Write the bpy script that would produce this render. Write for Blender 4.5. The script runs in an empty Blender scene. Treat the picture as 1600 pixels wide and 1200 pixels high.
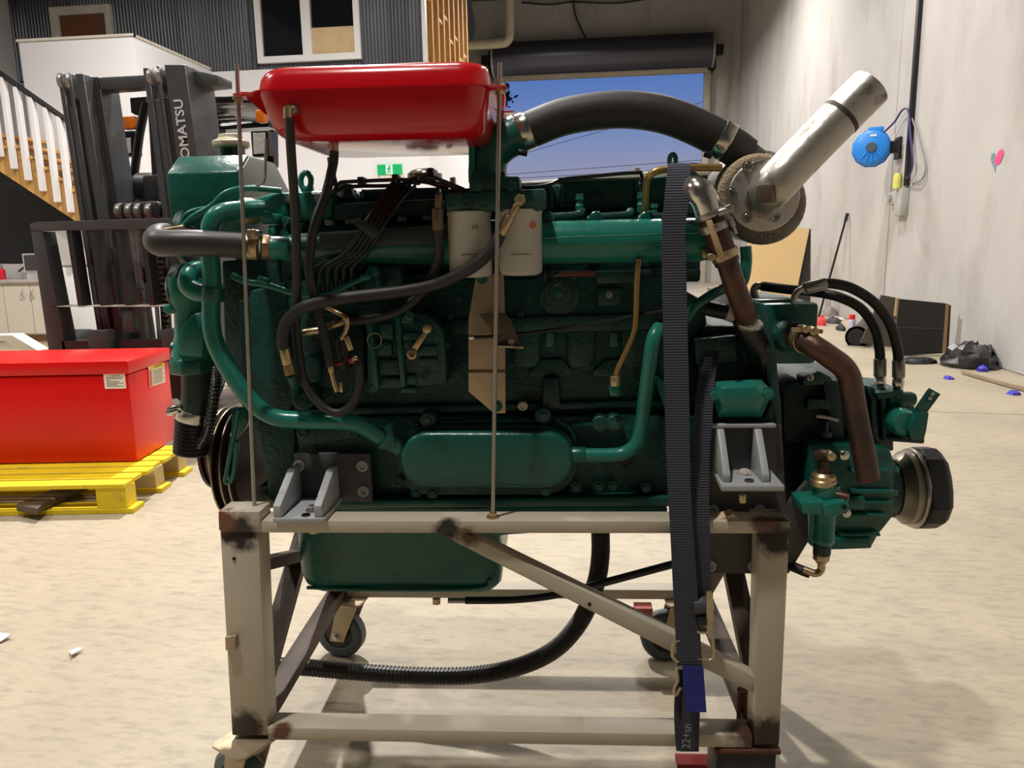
import bpy, bmesh, math, random
from mathutils import Vector as V, Matrix
random.seed(7)
scn = bpy.context.scene
COL = scn.collection
# ------------------------------------------------------------------ camera
H = 1.22
h_, p_, r_ = (math.radians(a) for a in (6.7, 10.5, 1.1))
FW = V((-math.sin(h_)*math.cos(p_), math.cos(h_)*math.cos(p_), -math.sin(p_)))
R0 = V((math.cos(h_), math.sin(h_), 0)); U0 = R0.cross(FW)
RT = math.cos(r_)*R0 - math.sin(r_)*U0
UP = math.sin(r_)*R0 + math.cos(r_)*U0
CP = V((0, 0, H))
cam = bpy.data.cameras.new('camera'); cam.sensor_width = 36; cam.lens = 27; cam.clip_start = .05; cam.clip_end = 500
co = bpy.data.objects.new('camera', cam); COL.objects.link(co)
m = Matrix((RT, UP, -FW)).transposed().to_4x4(); m.translation = CP
co.matrix_world = m
scn.camera = co
# ------------------------------------------------------------------ view, sky
vs = scn.view_settings
vs.view_transform = 'Standard'; vs.look = 'None'; vs.gamma = 1; vs.exposure = -0.6; vs.use_curve_mapping = False
w = bpy.data.worlds.new('dusk_sky'); scn.world = w; w.use_nodes = True
nt = w.node_tree; nt.nodes.clear()
tc = nt.nodes.new('ShaderNodeTexCoord'); sx = nt.nodes.new('ShaderNodeSeparateXYZ'); cr = nt.nodes.new('ShaderNodeValToRGB')
bg = nt.nodes.new('ShaderNodeBackground'); ow = nt.nodes.new('ShaderNodeOutputWorld')
nt.links.new(tc.outputs['Generated'], sx.inputs[0]); nt.links.new(sx.outputs['Z'], cr.inputs[0])
nt.links.new(cr.outputs[0], bg.inputs[0]); nt.links.new(bg.outputs[0], ow.inputs[0])
def lin(c):
    return tuple(((x/255)/12.92 if x/255 <= .04045 else ((x/255+.055)/1.055)**2.4) for x in c)
el = cr.color_ramp.elements
el[0].position = 0.0; el[0].color = lin((206, 192, 200))+(1,)
el[1].position = 1.0; el[1].color = lin((40, 80, 170))+(1,)
for pos, c in ((.07, (184, 182, 208)), (.12, (148, 170, 222)), (.2, (96, 140, 222)), (.45, (66, 110, 205))):
    k = el.new(pos); k.color = lin(c)+(1,)
bg.inputs[1].default_value = 1.0
# ------------------------------------------------------------------ high bay lamps under the roof
def lamp(x, y, z, watt, size=.35, spread=160, col=(1, .968, .915)):
    l = bpy.data.lights.new('high_bay_light', 'AREA'); l.shape = 'DISK'; l.size = size; l.energy = watt; l.color = col; l.spread = math.radians(spread)
    o = bpy.data.objects.new('high_bay_light', l); COL.objects.link(o); o.location = (x, y, z)
for a in ((-1.3, .25, 6.6, 290, .3), (-1.0, 3.4, 6.6, 90, .25), (-2.5, 6.4, 6.6, 1000, .18), (-5.8, 1.8, 6.6, 260, .35, 140), (1.7, 8.9, 6.6, 290), (-6.4, 6.0, 6.6, 110, .35, 140),
          (1.4, 14.5, 6.6, 480), (-1.2, 18.2, 6.6, 640)):
    lamp(*a)
# ------------------------------------------------------------------ projection helpers: a pixel of the photo on a real plane
def ray(x, y): return FW + RT*((x-800)/1200) + UP*((600-y)/1200)
def hit(x, y, pt, n):
    v = ray(x, y); return CP + v*((V(pt)-CP).dot(n)/v.dot(n))
def flo(x, y, z=0.0): return hit(x, y, (0, 0, z), V((0, 0, 1)))
def zc(p): return (p-CP).dot(FW)
class Frame:
    def __init__(s, o, deg):
        a = math.radians(deg); s.o = V(o); s.x = V((math.cos(a), math.sin(a), 0)); s.y = V((-math.sin(a), math.cos(a), 0)); s.z = V((0, 0, 1)); s.deg = deg
    def P(s, x, y, d=0.0): return hit(x, y, s.o + s.y*d, s.y)
    def L(s, x, y, z): return s.o + s.x*x + s.y*y + s.z*z
    def loc(s, p): q = p - s.o; return V((q.dot(s.x), q.dot(s.y), q.z))
EF = Frame(1.43*V((-math.sin(h_), math.cos(h_), 0)), 3.5)      # engine and stand: front rail face is depth 0
RF = Frame((0, 0, 0), 0)                                        # the room
def rp(p, px): return px*zc(p)/1200.0
# ------------------------------------------------------------------ materials
MT = {}
def mat(name, rgb, rough=.5, metal=0.0, var=.12, vs_=6.0, bump=0.0, bs=60.0, dirt=None, stretch=None, coat=0.0, alpha=1.0, emit=0.0, ior=1.5, spots=None):
    if name in MT: return MT[name]
    m = bpy.data.materials.new(name); m.use_nodes = True; t = m.node_tree; b = t.nodes['Principled BSDF']
    b.inputs['Roughness'].default_value = rough; b.inputs['Metallic'].default_value = metal; b.inputs['IOR'].default_value = ior
    b.inputs['Coat Weight'].default_value = coat; b.inputs['Coat Roughness'].default_value = .12
    if alpha < 1: b.inputs['Alpha'].default_value = alpha
    c = lin(rgb)
    g = t.nodes.new('ShaderNodeNewGeometry'); mp = t.nodes.new('ShaderNodeMapping')
    t.links.new(g.outputs['Position'], mp.inputs[0])
    if stretch: mp.inputs['Scale'].default_value = stretch
    n = t.nodes.new('ShaderNodeTexNoise'); n.inputs['Scale'].default_value = vs_; n.inputs['Detail'].default_value = 6
    t.links.new(mp.outputs[0], n.inputs['Vector'])
    mx = t.nodes.new('ShaderNodeMix'); mx.data_type = 'RGBA'
    mx.inputs[6].default_value = tuple(x*(1-var*1.6) for x in c)+(1,); mx.inputs[7].default_value = tuple(min(1, x*(1+var*1.6)) for x in c)+(1,)
    t.links.new(n.outputs[0], mx.inputs[0]); last = mx.outputs[2]
    if dirt:
        dc, lo, hi, sc = dirt
        n2 = t.nodes.new('ShaderNodeTexNoise'); n2.inputs['Scale'].default_value = sc; n2.inputs['Detail'].default_value = 8; n2.inputs['Roughness'].default_value = .65
        t.links.new(mp.outputs[0], n2.inputs['Vector'])
        mr = t.nodes.new('ShaderNodeMapRange'); mr.inputs[1].default_value = lo; mr.inputs[2].default_value = hi
        t.links.new(n2.outputs[0], mr.inputs[0])
        m2 = t.nodes.new('ShaderNodeMix'); m2.data_type = 'RGBA'; m2.inputs[7].default_value = lin(dc)+(1,)
        t.links.new(mr.outputs[0], m2.inputs[0]); t.links.new(last, m2.inputs[6]); last = m2.outputs[2]
    if spots:      # stains with their own place on the thing: (centre, radius, colour)
        n3 = t.nodes.new('ShaderNodeTexNoise'); n3.inputs['Scale'].default_value = 45; n3.inputs['Detail'].default_value = 5
        t.links.new(g.outputs['Position'], n3.inputs['Vector'])
        for cen, rad, scol in spots:
            vm = t.nodes.new('ShaderNodeVectorMath'); vm.operation = 'DISTANCE'; vm.inputs[1].default_value = cen
            t.links.new(g.outputs['Position'], vm.inputs[0])
            ma = t.nodes.new('ShaderNodeMath'); ma.operation = 'MULTIPLY_ADD'; ma.inputs[1].default_value = rad*1.1
            t.links.new(n3.outputs[0], ma.inputs[0]); t.links.new(vm.outputs['Value'], ma.inputs[2])
            mr = t.nodes.new('ShaderNodeMapRange'); mr.inputs[1].default_value = rad*1.65; mr.inputs[2].default_value = rad*1.15
            t.links.new(ma.outputs[0], mr.inputs[0])
            m2 = t.nodes.new('ShaderNodeMix'); m2.data_type = 'RGBA'; m2.inputs[7].default_value = lin(scol)+(1,)
            t.links.new(mr.outputs[0], m2.inputs[0]); t.links.new(last, m2.inputs[6]); last = m2.outputs[2]
    t.links.new(last, b.inputs['Base Color'])
    if bump:
        n4 = t.nodes.new('ShaderNodeTexNoise'); n4.inputs['Scale'].default_value = bs; n4.inputs['Detail'].default_value = 5
        t.links.new(mp.outputs[0], n4.inputs['Vector'])
        bp = t.nodes.new('ShaderNodeBump'); bp.inputs['Strength'].default_value = bump; bp.inputs['Distance'].default_value = .01
        t.links.new(n4.outputs[0], bp.inputs['Height']); t.links.new(bp.outputs[0], b.inputs['Normal'])
    if emit:
        t.links.new(last, b.inputs['Emission Color']); b.inputs['Emission Strength'].default_value = emit
    MT[name] = m; return m
G = mat('green_enamel', (23, 88, 76), .3, 0, .22, 9, .12, 70, ((8, 52, 42), .52, .75, 14))
GC = mat('green_casting', (17, 68, 60), .42, 0, .25, 12, .35, 90, ((6, 40, 33), .5, .75, 18))
GD = mat('dark_green_casting', (13, 50, 45), .45, 0, .25, 14, .3, 90)
GM = mat('green_painted_pipe', (33, 116, 101), .28, 0, .15, 10, .1, 60)
BK = mat('black_rubber', (24, 23, 23), .55, 0, .15, 20, .15, 120)
BKH = mat('black_hose_cloth', (40, 37, 35), .6, 0, .2, 40, .05, 200, ((88, 78, 68), .62, .85, 20))
BKP = mat('black_plastic', (20, 20, 21), .4, 0, .1, 20)
ST = mat('bare_steel', (170, 165, 158), .35, .9, .12, 15, .05, 80)
ZN = mat('zinc_plated_brass', (190, 168, 130), .35, .85, .15, 20, .05, 80)
CH = mat('polished_steel', (205, 200, 192), .18, .95, .06, 15)
AL = mat('weathered_pipe_steel', (186, 180, 170), .36, .75, .1, 9, .08, 60, ((84, 74, 64), .54, .7, 20))
CI = mat('cast_iron', (120, 112, 102), .6, .5, .2, 15, .5, 90, ((74, 62, 50), .5, .75, 12))
LAG = mat('exhaust_lagging', (176, 156, 128), .9, 0, .25, 30, .9, 140)
CO = mat('tarnished_copper', (96, 66, 52), .45, .5, .3, 12, .15, 60, ((62, 54, 50), .46, .66, 10))
BR = mat('brown_silicone_hose', (62, 26, 22), .5, 0, .15, 20)
TAN = mat('tan_stripe', (190, 160, 120), .6, 0, .1, 20)
RUST = mat('rust', (92, 58, 40), .8, .2, .35, 30, .4, 90)
PL = mat('plated_bracket_steel', (176, 156, 130), .4, .55, .2, 10, .1, 50)
MG = mat('grey_mount_paint', (168, 170, 172), .42, 0, .1, 15, .08, 60)
DG = mat('dark_grey_plate', (70, 70, 70), .5, 0, .12, 14, .1, 60)
# ------------------------------------------------------------------ mesh building (world coordinates)
class MB:
    def __init__(s): s.v = []; s.f = []
    def add(s, vs, fs):
        n = len(s.v); s.v += [V(q) for q in vs]; s.f += [tuple(i+n for i in f) for f in fs]; return s
    def prism(s, pts, vec):
        n = len(pts); vec = V(vec); q = list(pts)+[V(p)+vec for p in pts]
        return s.add(q, [tuple(range(n-1, -1, -1)), tuple(range(n, 2*n))]+[(i, (i+1) % n, (i+1) % n+n, i+n) for i in range(n)])
    def box(s, F, x0, x1, y0, y1, z0, z1):
        return s.prism([F.L(x0, y0, z0), F.L(x1, y0, z0), F.L(x1, y0, z1), F.L(x0, y0, z1)], F.y*(y1-y0))
    def lathe(s, o, ax, prof, n=24, caps=True):
        ax = V(ax).normalized(); o = V(o); a = ax.orthogonal().normalized(); b = ax.cross(a); vs = []; fs = []
        for hh, rr in prof:
            for i in range(n):
                t = 2*math.pi*i/n; vs.append(o+ax*hh+(a*math.cos(t)+b*math.sin(t))*rr)
        for k in range(len(prof)-1):
            for i in range(n):
                j = (i+1) % n; fs.append((k*n+i, k*n+j, (k+1)*n+j, (k+1)*n+i))
        if caps:
            fs.append(tuple(range(n-1, -1, -1))); fs.append(tuple(range((len(prof)-1)*n, len(prof)*n)))
        return s.add(vs, fs)
    def cyl(s, a, b, r, r2=None, n=20):
        a = V(a); b = V(b); return s.lathe(a, b-a, [(0, r), ((b-a).length, r if r2 is None else r2)], n)
    def hexn(s, a, b, r): return s.cyl(a, b, r, n=6)
    def tube(s, pts, r, n=12, closed=False, caps=True):
        N = len(pts); vs = []; fs = []; pts = [V(p) for p in pts]
        tg = []
        for i in range(N):
            a = pts[(i-1) % N] if closed else pts[max(0, i-1)]; b = pts[(i+1) % N] if closed else pts[min(N-1, i+1)]
            tg.append((b-a).normalized())
        u = tg[0].orthogonal().normalized()
        for i in range(N):
            u = (u-tg[i]*u.dot(tg[i])).normalized(); w_ = tg[i].cross(u); rr = r[i] if isinstance(r, (list, tuple)) else r
            for k in range(n):
                t = 2*math.pi*k/n; vs.append(pts[i]+(u*math.cos(t)+w_*math.sin(t))*rr)
        for i in range(N if closed else N-1):
            j = (i+1) % N
            for k in range(n):
                l = (k+1) % n; fs.append((i*n+k, i*n+l, j*n+l, j*n+k))
        if not closed and caps: fs.append(tuple(range(n-1, -1, -1))); fs.append(tuple(range((N-1)*n, N*n)))
        return s.add(vs, fs)
    def ribbon(s, pts, side, wd, th):
        # strap: list of centre points, side vectors, widths, thickness
        vs = []; fs = []; N = len(pts)
        for i, p in enumerate(pts):
            t = (pts[min(N-1, i+1)]-pts[max(0, i-1)]).normalized(); sd = side[i] if isinstance(side, list) else side
            nn = t.cross(sd).normalized(); w_ = wd[i] if isinstance(wd, list) else wd
            vs += [p-sd*w_/2-nn*th/2, p+sd*w_/2-nn*th/2, p+sd*w_/2+nn*th/2, p-sd*w_/2+nn*th/2]
        for i in range(N-1):
            for k in range(4): fs.append((i*4+k, i*4+(k+1) % 4, i*4+4+(k+1) % 4, i*4+4+k))
        fs += [(3, 2, 1, 0), tuple(range(N*4-4, N*4))]
        return s.add(vs, fs)
    def ball(s, c, r, n=16, m_=10, sc=(1, 1, 1)):
        c = V(c); vs = []; fs = []
        for i in range(m_+1):
            a = math.pi*i/m_
            for k in range(n):
                t = 2*math.pi*k/n; vs.append(c+V((r*sc[0]*math.sin(a)*math.cos(t), r*sc[1]*math.sin(a)*math.sin(t), r*sc[2]*math.cos(a))))
        for i in range(m_):
            for k in range(n): fs.append((i*n+k, (i+1)*n+k, (i+1)*n+(k+1) % n, i*n+(k+1) % n))
        return s.add(vs, fs)
    def loft(s, rings, caps=True):
        n = len(rings[0]); vs = [p for r in rings for p in r]; fs = []
        for i in range(len(rings)-1):
            for k in range(n): fs.append((i*n+k, i*n+(k+1) % n, (i+1)*n+(k+1) % n, (i+1)*n+k))
        if caps: fs.append(tuple(range(n-1, -1, -1))); fs.append(tuple(range((len(rings)-1)*n, len(rings)*n)))
        return s.add(vs, fs)
def catmull(pts, k=6, closed=False):
    out = []; N = len(pts); pts = [V(p) for p in pts]
    for i in range(N if closed else N-1):
        p1 = pts[i]; p2 = pts[(i+1) % N]
        p0 = pts[(i-1) % N] if closed or i else p1*2-p2; p3 = pts[(i+2) % N] if closed or i < N-2 else p2*2-p1
        for j in range(k):
            t = j/k; out.append(.5*((2*p1)+(p2-p0)*t+(2*p0-5*p1+4*p2-p3)*t*t+(3*p1-p0-3*p2+p3)*t**3))
    if not closed: out.append(pts[-1])
    return out
WM = {}
def mesh_of(mb, M, name, material, bevel=0, segs=2, smooth=38):
    me = bpy.data.meshes.new(name); Mi = M.inverted()
    bm = bmesh.new(); vs = [bm.verts.new(Mi @ p) for p in mb.v]
    for f in mb.f:
        try: bm.faces.new([vs[i] for i in f])
        except ValueError: pass
    bmesh.ops.remove_doubles(bm, verts=bm.verts, dist=1e-6)
    bmesh.ops.recalc_face_normals(bm, faces=bm.faces)
    if bevel:
        es = [e for e in bm.edges if len(e.link_faces) == 2 and e.calc_face_angle(0) > .6]
        bmesh.ops.bevel(bm, geom=es, offset=bevel, segments=segs, profile=.5, affect='EDGES', clamp_overlap=True)
    bm.to_mesh(me); bm.free()
    for p in me.polygons: p.use_smooth = True
    me.set_sharp_from_angle(angle=math.radians(smooth))
    me.materials.append(material); return me
def thing(name, label, cat, base, deg=0.0, group=None):
    o = bpy.data.objects.new(name, None); COL.objects.link(o); o.empty_display_size = .1
    M = Matrix.Translation(base) @ Matrix.Rotation(math.radians(deg), 4, 'Z')
    o.matrix_world = M; WM[o] = M; o['label'] = label; o['category'] = cat
    if group: o['group'] = group
    return o
def part(name, mb, material, parent, bevel=0, segs=2, smooth=38, kind=None, label=None):
    M = WM[parent]; me = mesh_of(mb, M, name, material, bevel, segs, smooth)
    o = bpy.data.objects.new(name, me); COL.objects.link(o); o.parent = parent; WM[o] = M
    if kind: o['kind'] = kind
    if label: o['label'] = label
    return o
def single(name, mb, material, label, cat, group=None, bevel=0, segs=2, smooth=38, kind=None):
    xs = [p.x for p in mb.v]; ys = [p.y for p in mb.v]; zs = [p.z for p in mb.v]
    M = Matrix.Translation(((min(xs)+max(xs))/2, (min(ys)+max(ys))/2, min(zs)))
    o = bpy.data.objects.new(name, mesh_of(mb, M, name, material, bevel, segs, smooth)); COL.objects.link(o); o.matrix_world = M; WM[o] = M
    if label: o['label'] = label
    if cat: o['category'] = cat
    if group: o['group'] = group
    if kind: o['kind'] = kind
    return o
def struct(name, mb, material, label=None, **k):
    return single(name, mb, material, label, None, kind='structure', **k)
def spart(name, mb, material, parent, **k): return part(name, mb, material, parent, **k)
# shared small hardware: copies of one mesh, placed with their own matrix
_hw = {}
def hw_mesh(kind, material):
    key = (kind, material.name)
    if key in _hw: return _hw[key]
    b = MB()
    if kind == 'bolt':
        b.lathe((0, 0, 0), (0, 0, 1), [(0, 1.35), (.18, 1.35), (.2, 1.0)], 16); b.lathe((0, 0, .2), (0, 0, 1), [(0, .95), (.6, .95), (.75, .8)], 6)
    elif kind == 'socket':
        b.lathe((0, 0, 0), (0, 0, 1), [(0, 1.3), (.15, 1.3), (.15, 1), (.75, 1), (.85, .9), (.85, .55), (.4, .5)], 16)
    elif kind == 'ring':
        b.lathe((0, 0, 0), (0, 0, 1), [(0, 1.0), (.3, 1.0), (.35, .92), (.35, .6), (.05, .55)], 20)
    me = mesh_of(b, Matrix(), kind, material); _hw[key] = me; return me
def hw(kind, parent, p, axis, r, material, name=None):
    o = bpy.data.objects.new(name or {'bolt': 'hex_bolt', 'socket': 'socket_screw', 'ring': 'bolt_hole'}[kind], hw_mesh(kind, material)); COL.objects.link(o)
    M = Matrix.Translation(p) @ V(axis).to_track_quat('Z', 'Y').to_matrix().to_4x4() @ Matrix.Diagonal((r, r, r, 1))
    o.parent = parent; o.matrix_local = WM[parent].inverted() @ M; return o
def text_mb(mb, s, org, xdir, ydir, size, depth=.0006, stretch=1.0, bold=0.0):
    c = bpy.data.curves.new('t', 'FONT'); c.body = s; c.size = 1; c.extrude = 0; c.offset = bold; c.resolution_u = 3
    o = bpy.data.objects.new('t', c); COL.objects.link(o); dg = bpy.context.evaluated_depsgraph_get(); me = o.evaluated_get(dg).to_mesh()
    xd = V(xdir).normalized(); yd = V(ydir).normalized(); n = xd.cross(yd)
    mb.add([V(org)+xd*v.co.x*size*stretch+yd*v.co.y*size+n*depth for v in me.vertices], [tuple(p.vertices) for p in me.polygons])
    o.evaluated_get(dg).to_mesh_clear(); bpy.data.objects.remove(o); bpy.data.curves.remove(c); return mb
# engine-frame shorthands in photo pixels + depth behind the front rail
def e(x, y, d): return EF.P(x, y, d)
def prpx(pts, d0, d1, F=EF): return MB().prism([F.P(x, y, d0) for x, y in pts], F.y*(d1-d0))
def abox(x0, y0, x1, y1, d0, d1, F=EF, mb=None):
    xm, ym = (x0+x1)/2, (y0+y1)/2
    a = F.loc(F.P(x0, ym, d0)); b = F.loc(F.P(x1, ym, d0)); c = F.loc(F.P(xm, y1, d0)); t = F.loc(F.P(xm, y0, d0))
    return (mb or MB()).box(F, a.x, b.x, d0, d1, c.z, t.z)
def tpx(pts, r, n=12, k=6, F=EF, mb=None, smooth=True):
    P = [F.P(*q) for q in pts]; R = rp(P[0], r)
    return (mb or MB()).tube(catmull(P, k) if smooth else P, R, n)
def vcyl(x, y0, y1, r, d, prof=None, n=24, mb=None, F=EF):
    a = F.P(x, y1, d); t = F.P(x, y0, d); R = rp(a, r); hh = t.z-a.z
    return (mb or MB()).lathe(a, (0, 0, 1), [(q*hh, w_*R) for q, w_ in (prof or [(0, 1), (1, 1)])], n)
def fcyl(x, y, r, d0, d1, prof=None, n=28, mb=None, F=EF):
    a = F.P(x, y, d0); R = rp(a, r)
    return (mb or MB()).lathe(a, F.y, [(q*(d1-d0), w_*R) for q, w_ in (prof or [(0, .96), (.06, 1), (1, 1)])], n)
def xcyl(x0, x1, y, r, d, prof=None, n=32, mb=None, F=EF):
    a = F.P(x0, y, d); b = F.P(x1, y, d); R = rp(a, r); ln = (b-a).dot(F.x)
    return (mb or MB()).lathe(a, F.x, [(q*ln, w_*R) for q, w_ in (prof or [(0, 1), (1, 1)])], n)
def pcyl(a, b, r, prof=None, n=18, mb=None, F=EF):
    A = F.P(*a); B = F.P(*b); R = rp(A, r); ln = (B-A).length
    return (mb or MB()).lathe(A, B-A, [(q*ln, w_*R) for q, w_ in (prof or [(0, 1), (1, 1)])], n)
def stadium(x0, y0, x1, y1, n=10, r=None):
    r = r or (y1-y0)/2; out = []
    for cx, cy, a0 in ((x1-r, y0+r, -90), (x1-r, y1-r, 0), (x0+r, y1-r, 90), (x0+r, y0+r, 180)):
        for i in range(n+1): t = math.radians(a0+90*i/n); out.append((cx+r*math.cos(t), cy+r*math.sin(t)))
    return out
NY = -EF.y
def bolts(parent, pts, d, r=5, material=None, kind='bolt'):
    for x, y in pts:
        p = e(x, y, d); hw(kind, parent, p, NY, rp(p, r), material or G)
# ================================================================== THE ROOM
XW, YB, XL, YM, ZR = 3.62, 22.0, -9.3, 12.0, 7.6
def RX(x, y, X=XW): return hit(x, y, (X, 0, 0), V((1, 0, 0)))
def RY(x, y, Y): return hit(x, y, (0, Y, 0), V((0, 1, 0)))
fm = mat('floor_concrete', (172, 159, 137), .5, 0, .18, 1.3, .12, 30, ((136, 128, 117), .52, .9, 1.4))
# finer mottling on the floor
t = fm.node_tree; bs_ = t.nodes['Principled BSDF']; src = bs_.inputs['Base Color'].links[0].from_socket
n5 = t.nodes.new('ShaderNodeTexNoise'); n5.inputs['Scale'].default_value = 11; n5.inputs['Detail'].default_value = 8
mr5 = t.nodes.new('ShaderNodeMapRange'); mr5.inputs[1].default_value = .48; mr5.inputs[2].default_value = .72; mr5.inputs[4].default_value = .6
m5 = t.nodes.new('ShaderNodeMix'); m5.data_type = 'RGBA'; m5.inputs[7].default_value = lin((116, 109, 99))+(1,)
g5 = t.nodes.new('ShaderNodeNewGeometry'); mp5 = t.nodes.new('ShaderNodeMapping'); mp5.inputs['Rotation'].default_value = (0, 0, .7); mp5.inputs['Scale'].default_value = (1, 3.2, 1); n5.inputs['Roughness'].default_value = .7
t.links.new(g5.outputs['Position'], mp5.inputs[0]); t.links.new(mp5.outputs[0], n5.inputs['Vector'])
t.links.new(n5.outputs[0], mr5.inputs[0]); t.links.new(mr5.outputs[0], m5.inputs[0]); t.links.new(src, m5.inputs[6]); t.links.new(m5.outputs[2], bs_.inputs['Base Color'])
wm_ = mat('tilt_panel_concrete', (182, 178, 175), .85, 0, .10, 1.1, .25, 26, ((158, 153, 147), .5, .8, 1.3), stretch=(1.3, 1.3, .6))
wd = mat('back_wall_concrete', (176, 174, 170), .85, 0, .12, .9, .2, 26, ((140, 136, 130), .5, .75, 1.6), stretch=(1.6, 1.6, .35))
WH = mat('white_plaster', (224, 222, 224), .8, 0, .02, 2)
struct('floor', MB().box(RF, -12, XW+.2, -7, YB+.3, -.2, 0), fm, 'pale mottled concrete workshop floor')
struct('floor_apron', MB().box(RF, -60, 60, YB+.3, 140, -.4, -.06), mat('outdoor_ground', (120, 112, 100), .9, 0, .2, 1), 'ground outside the roller door')
mb = MB().box(RF, XW+.05, XW+.25, -7, YB+.3, 0, ZR)
wr = struct('wall_right', mb, mat('joint_filler', (120, 115, 108), .9), 'grey tilt-panel concrete wall')
ys = [-7, 3.0, RX(1399, 200).y, RX(1207, 200).y, YB]
for i in range(4):
    spart('wall_panel', MB().box(RF, XW, XW+.06, ys[i]+.012, ys[i+1]-.012, 0, ZR), wm_, wr, bevel=.01, segs=1)
# back wall with the roller door opening
ox0 = RY(789, 200, YB).x; ox1 = RY(1099, 200, YB).x; oz = RY(1000, 116, YB).z
bwl = struct('wall_back', MB().box(RF, ox1, XW+.05, YB, YB+.25, 0, ZR).box(RF, XL, ox0, YB, YB+.25, 0, ZR).box(RF, ox0, ox1, YB, YB+.25, oz, ZR), wd, 'dark grey concrete end wall around the roller door')
struct('wall_left', MB().box(RF, XL-.2, XL, -7, YB+.2, 0, ZR), mat('left_wall_paint', (202, 200, 198), .85, 0, .05, 1.2), 'light grey side wall above the stairs')
struct('wall_rear', MB().box(RF, -12, XW+.2, -7.2, -7, 0, ZR), mat('dark_rear_wall', (70, 70, 74), .6), 'concrete wall behind the viewer')  # out-of-view wall, coloured dark to keep bounce off the engine front
struct('ceiling', MB().box(RF, -12, XW+.2, -7, YB+.3, ZR, ZR+.2), mat('roof_steel', (84, 84, 86), .6, .2), 'darkened roof lining')  # unseen roof, darkened so less light returns to the engine
j0, j1 = flo(1470, 641), flo(1600, 646)
# mezzanine: white box, cladding, window, door
xb1 = RY(330, 100, YM).x; yb0 = 9.93; zb = RY(213, 56, yb0).z; xb0 = RY(32, 90, yb0).x
struct('wall_stair_box', MB().box(RF, xb0, xb1, yb0, YM, 0, zb), WH, 'white plastered block beside the stairs', bevel=.006)
struct('trim_1', MB().box(RF, xb0-.02, xb1+.02, yb0-.02, yb0+.05, zb, zb+.03).box(RF, xb1-.05, xb1+.02, yb0, YM-.06, zb, zb+.03), mat('capping', (206, 200, 190), .6), 'thin capping along the white block')
zcl = RY(360, 111, YM).z; xc1 = RY(664, 60, YM).x
yst = 15.9
wmz = struct('wall_mezzanine', MB().box(RF, xb1, xc1, YM, YM+.15, 0, zcl).box(RF, xc1-.15, xc1, YM+.15, yst, 0, zcl), WH, 'white wall under the mezzanine')
xw0, xw1 = RY(402, 60, YM).x, RY(564, 60, YM).x; zw0 = RY(485, 96, YM).z
xd0, xd1 = RY(82, 40, YM).x, RY(177, 40, YM).x; zd1 = RY(130, 10, YM).z
wcl = struct('wall_cladding', MB().box(RF, XL, xc1, YM+.06, YM+.15, zcl, ZR), mat('wall_backing', (50, 50, 54), .8), 'charcoal corrugated cladding of the mezzanine office')
CLM = mat('charcoal_steel_cladding', (76, 78, 83), .32, .3, .12, 3, 0, 60, stretch=(3, 3, .2))
pitch = .054
def corr(x0, x1, z0, z1):
    mb = MB(); n = max(2, int((x1-x0)/pitch*6)); vs = []
    for i in range(n+1):
        x = x0+(x1-x0)*i/n; y = YM+.03-.011*math.sin(2*math.pi*x/pitch); vs += [V((x, y, z0)), V((x, y, z1))]
    mb.add(vs, [(2*i, 2*i+2, 2*i+3, 2*i+1) for i in range(n)]); return mb
x = XL
while x < xc1-.05:
    x2 = min(x+.76, xc1)
    segs_ = [(x, x2, zcl, ZR)]
    for (u0, u1, z0, z1) in ((xw0, xw1, zw0, 99), (xd0, xd1, -1, zd1)):
        new = []
        for (a, b, c, d_) in segs_:
            if b <= u0 or a >= u1: new.append((a, b, c, d_)); continue
            if a < u0: new.append((a, u0, c, d_))
            if b > u1: new.append((u1, b, c, d_))
            if z0 > c: new.append((max(a, u0), min(b, u1), c, z0))
            if z1 < d_: new.append((max(a, u0), min(b, u1), z1, d_))
        segs_ = new
    mb = MB()
    for s_ in segs_:
        if s_[1]-s_[0] > .02: mb.v or None; c_ = corr(*s_); mb.add(c_.v, c_.f)
    if mb.v: spart('cladding_sheet', mb, CLM, wcl, smooth=60)
    x = x2
spart('corner_flashing', MB().box(RF, xc1-.04, xc1+.02, YM-.01, YM+.06, zcl, ZR), mat('flashing', (200, 200, 200), .4), wcl)
# window
FRW = mat('white_aluminium', (222, 222, 224), .4, 0, .03)
GLS = mat('dark_window_glass', (18, 20, 24), .06, 0, .2, 2)
zt = ZR-.3; xm_ = RY(480, 50, YM).x; zmid = RY(520, 42, YM).z
wn = struct('window_1', MB().box(RF, xw0, xw1, YM-.05, YM+.06, zw0, zw0+.09).box(RF, xw0, xw0+.09, YM-.049, YM+.06, zw0+.0905, zt-.0905).box(RF, xw1-.09, xw1, YM-.049, YM+.06, zw0+.0905, zt-.0905).box(RF, xm_-.07, xm_+.07, YM-.049, YM+.06, zw0+.0905, zt-.0905).box(RF, xw0, xw1, YM-.05, YM+.06, zt-.09, zt), FRW, 'white framed sliding window in the charcoal cladding')
spart('pane', MB().box(RF, xw0+.09, xm_-.07, YM+.0, YM+.02, zw0+.09, zt-.09), GLS, wn)
spart('pane', MB().box(RF, xm_+.07, xw1-.09, YM+.0, YM+.02, zmid, zt-.09), GLS, wn)
spart('blind', MB().box(RF, xm_+.07, xw1-.09, YM-.0, YM+.02, zw0+.09, zmid), mat('beige_blind', (198, 172, 130), .8), wn, label='beige board behind the lower pane')
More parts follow.
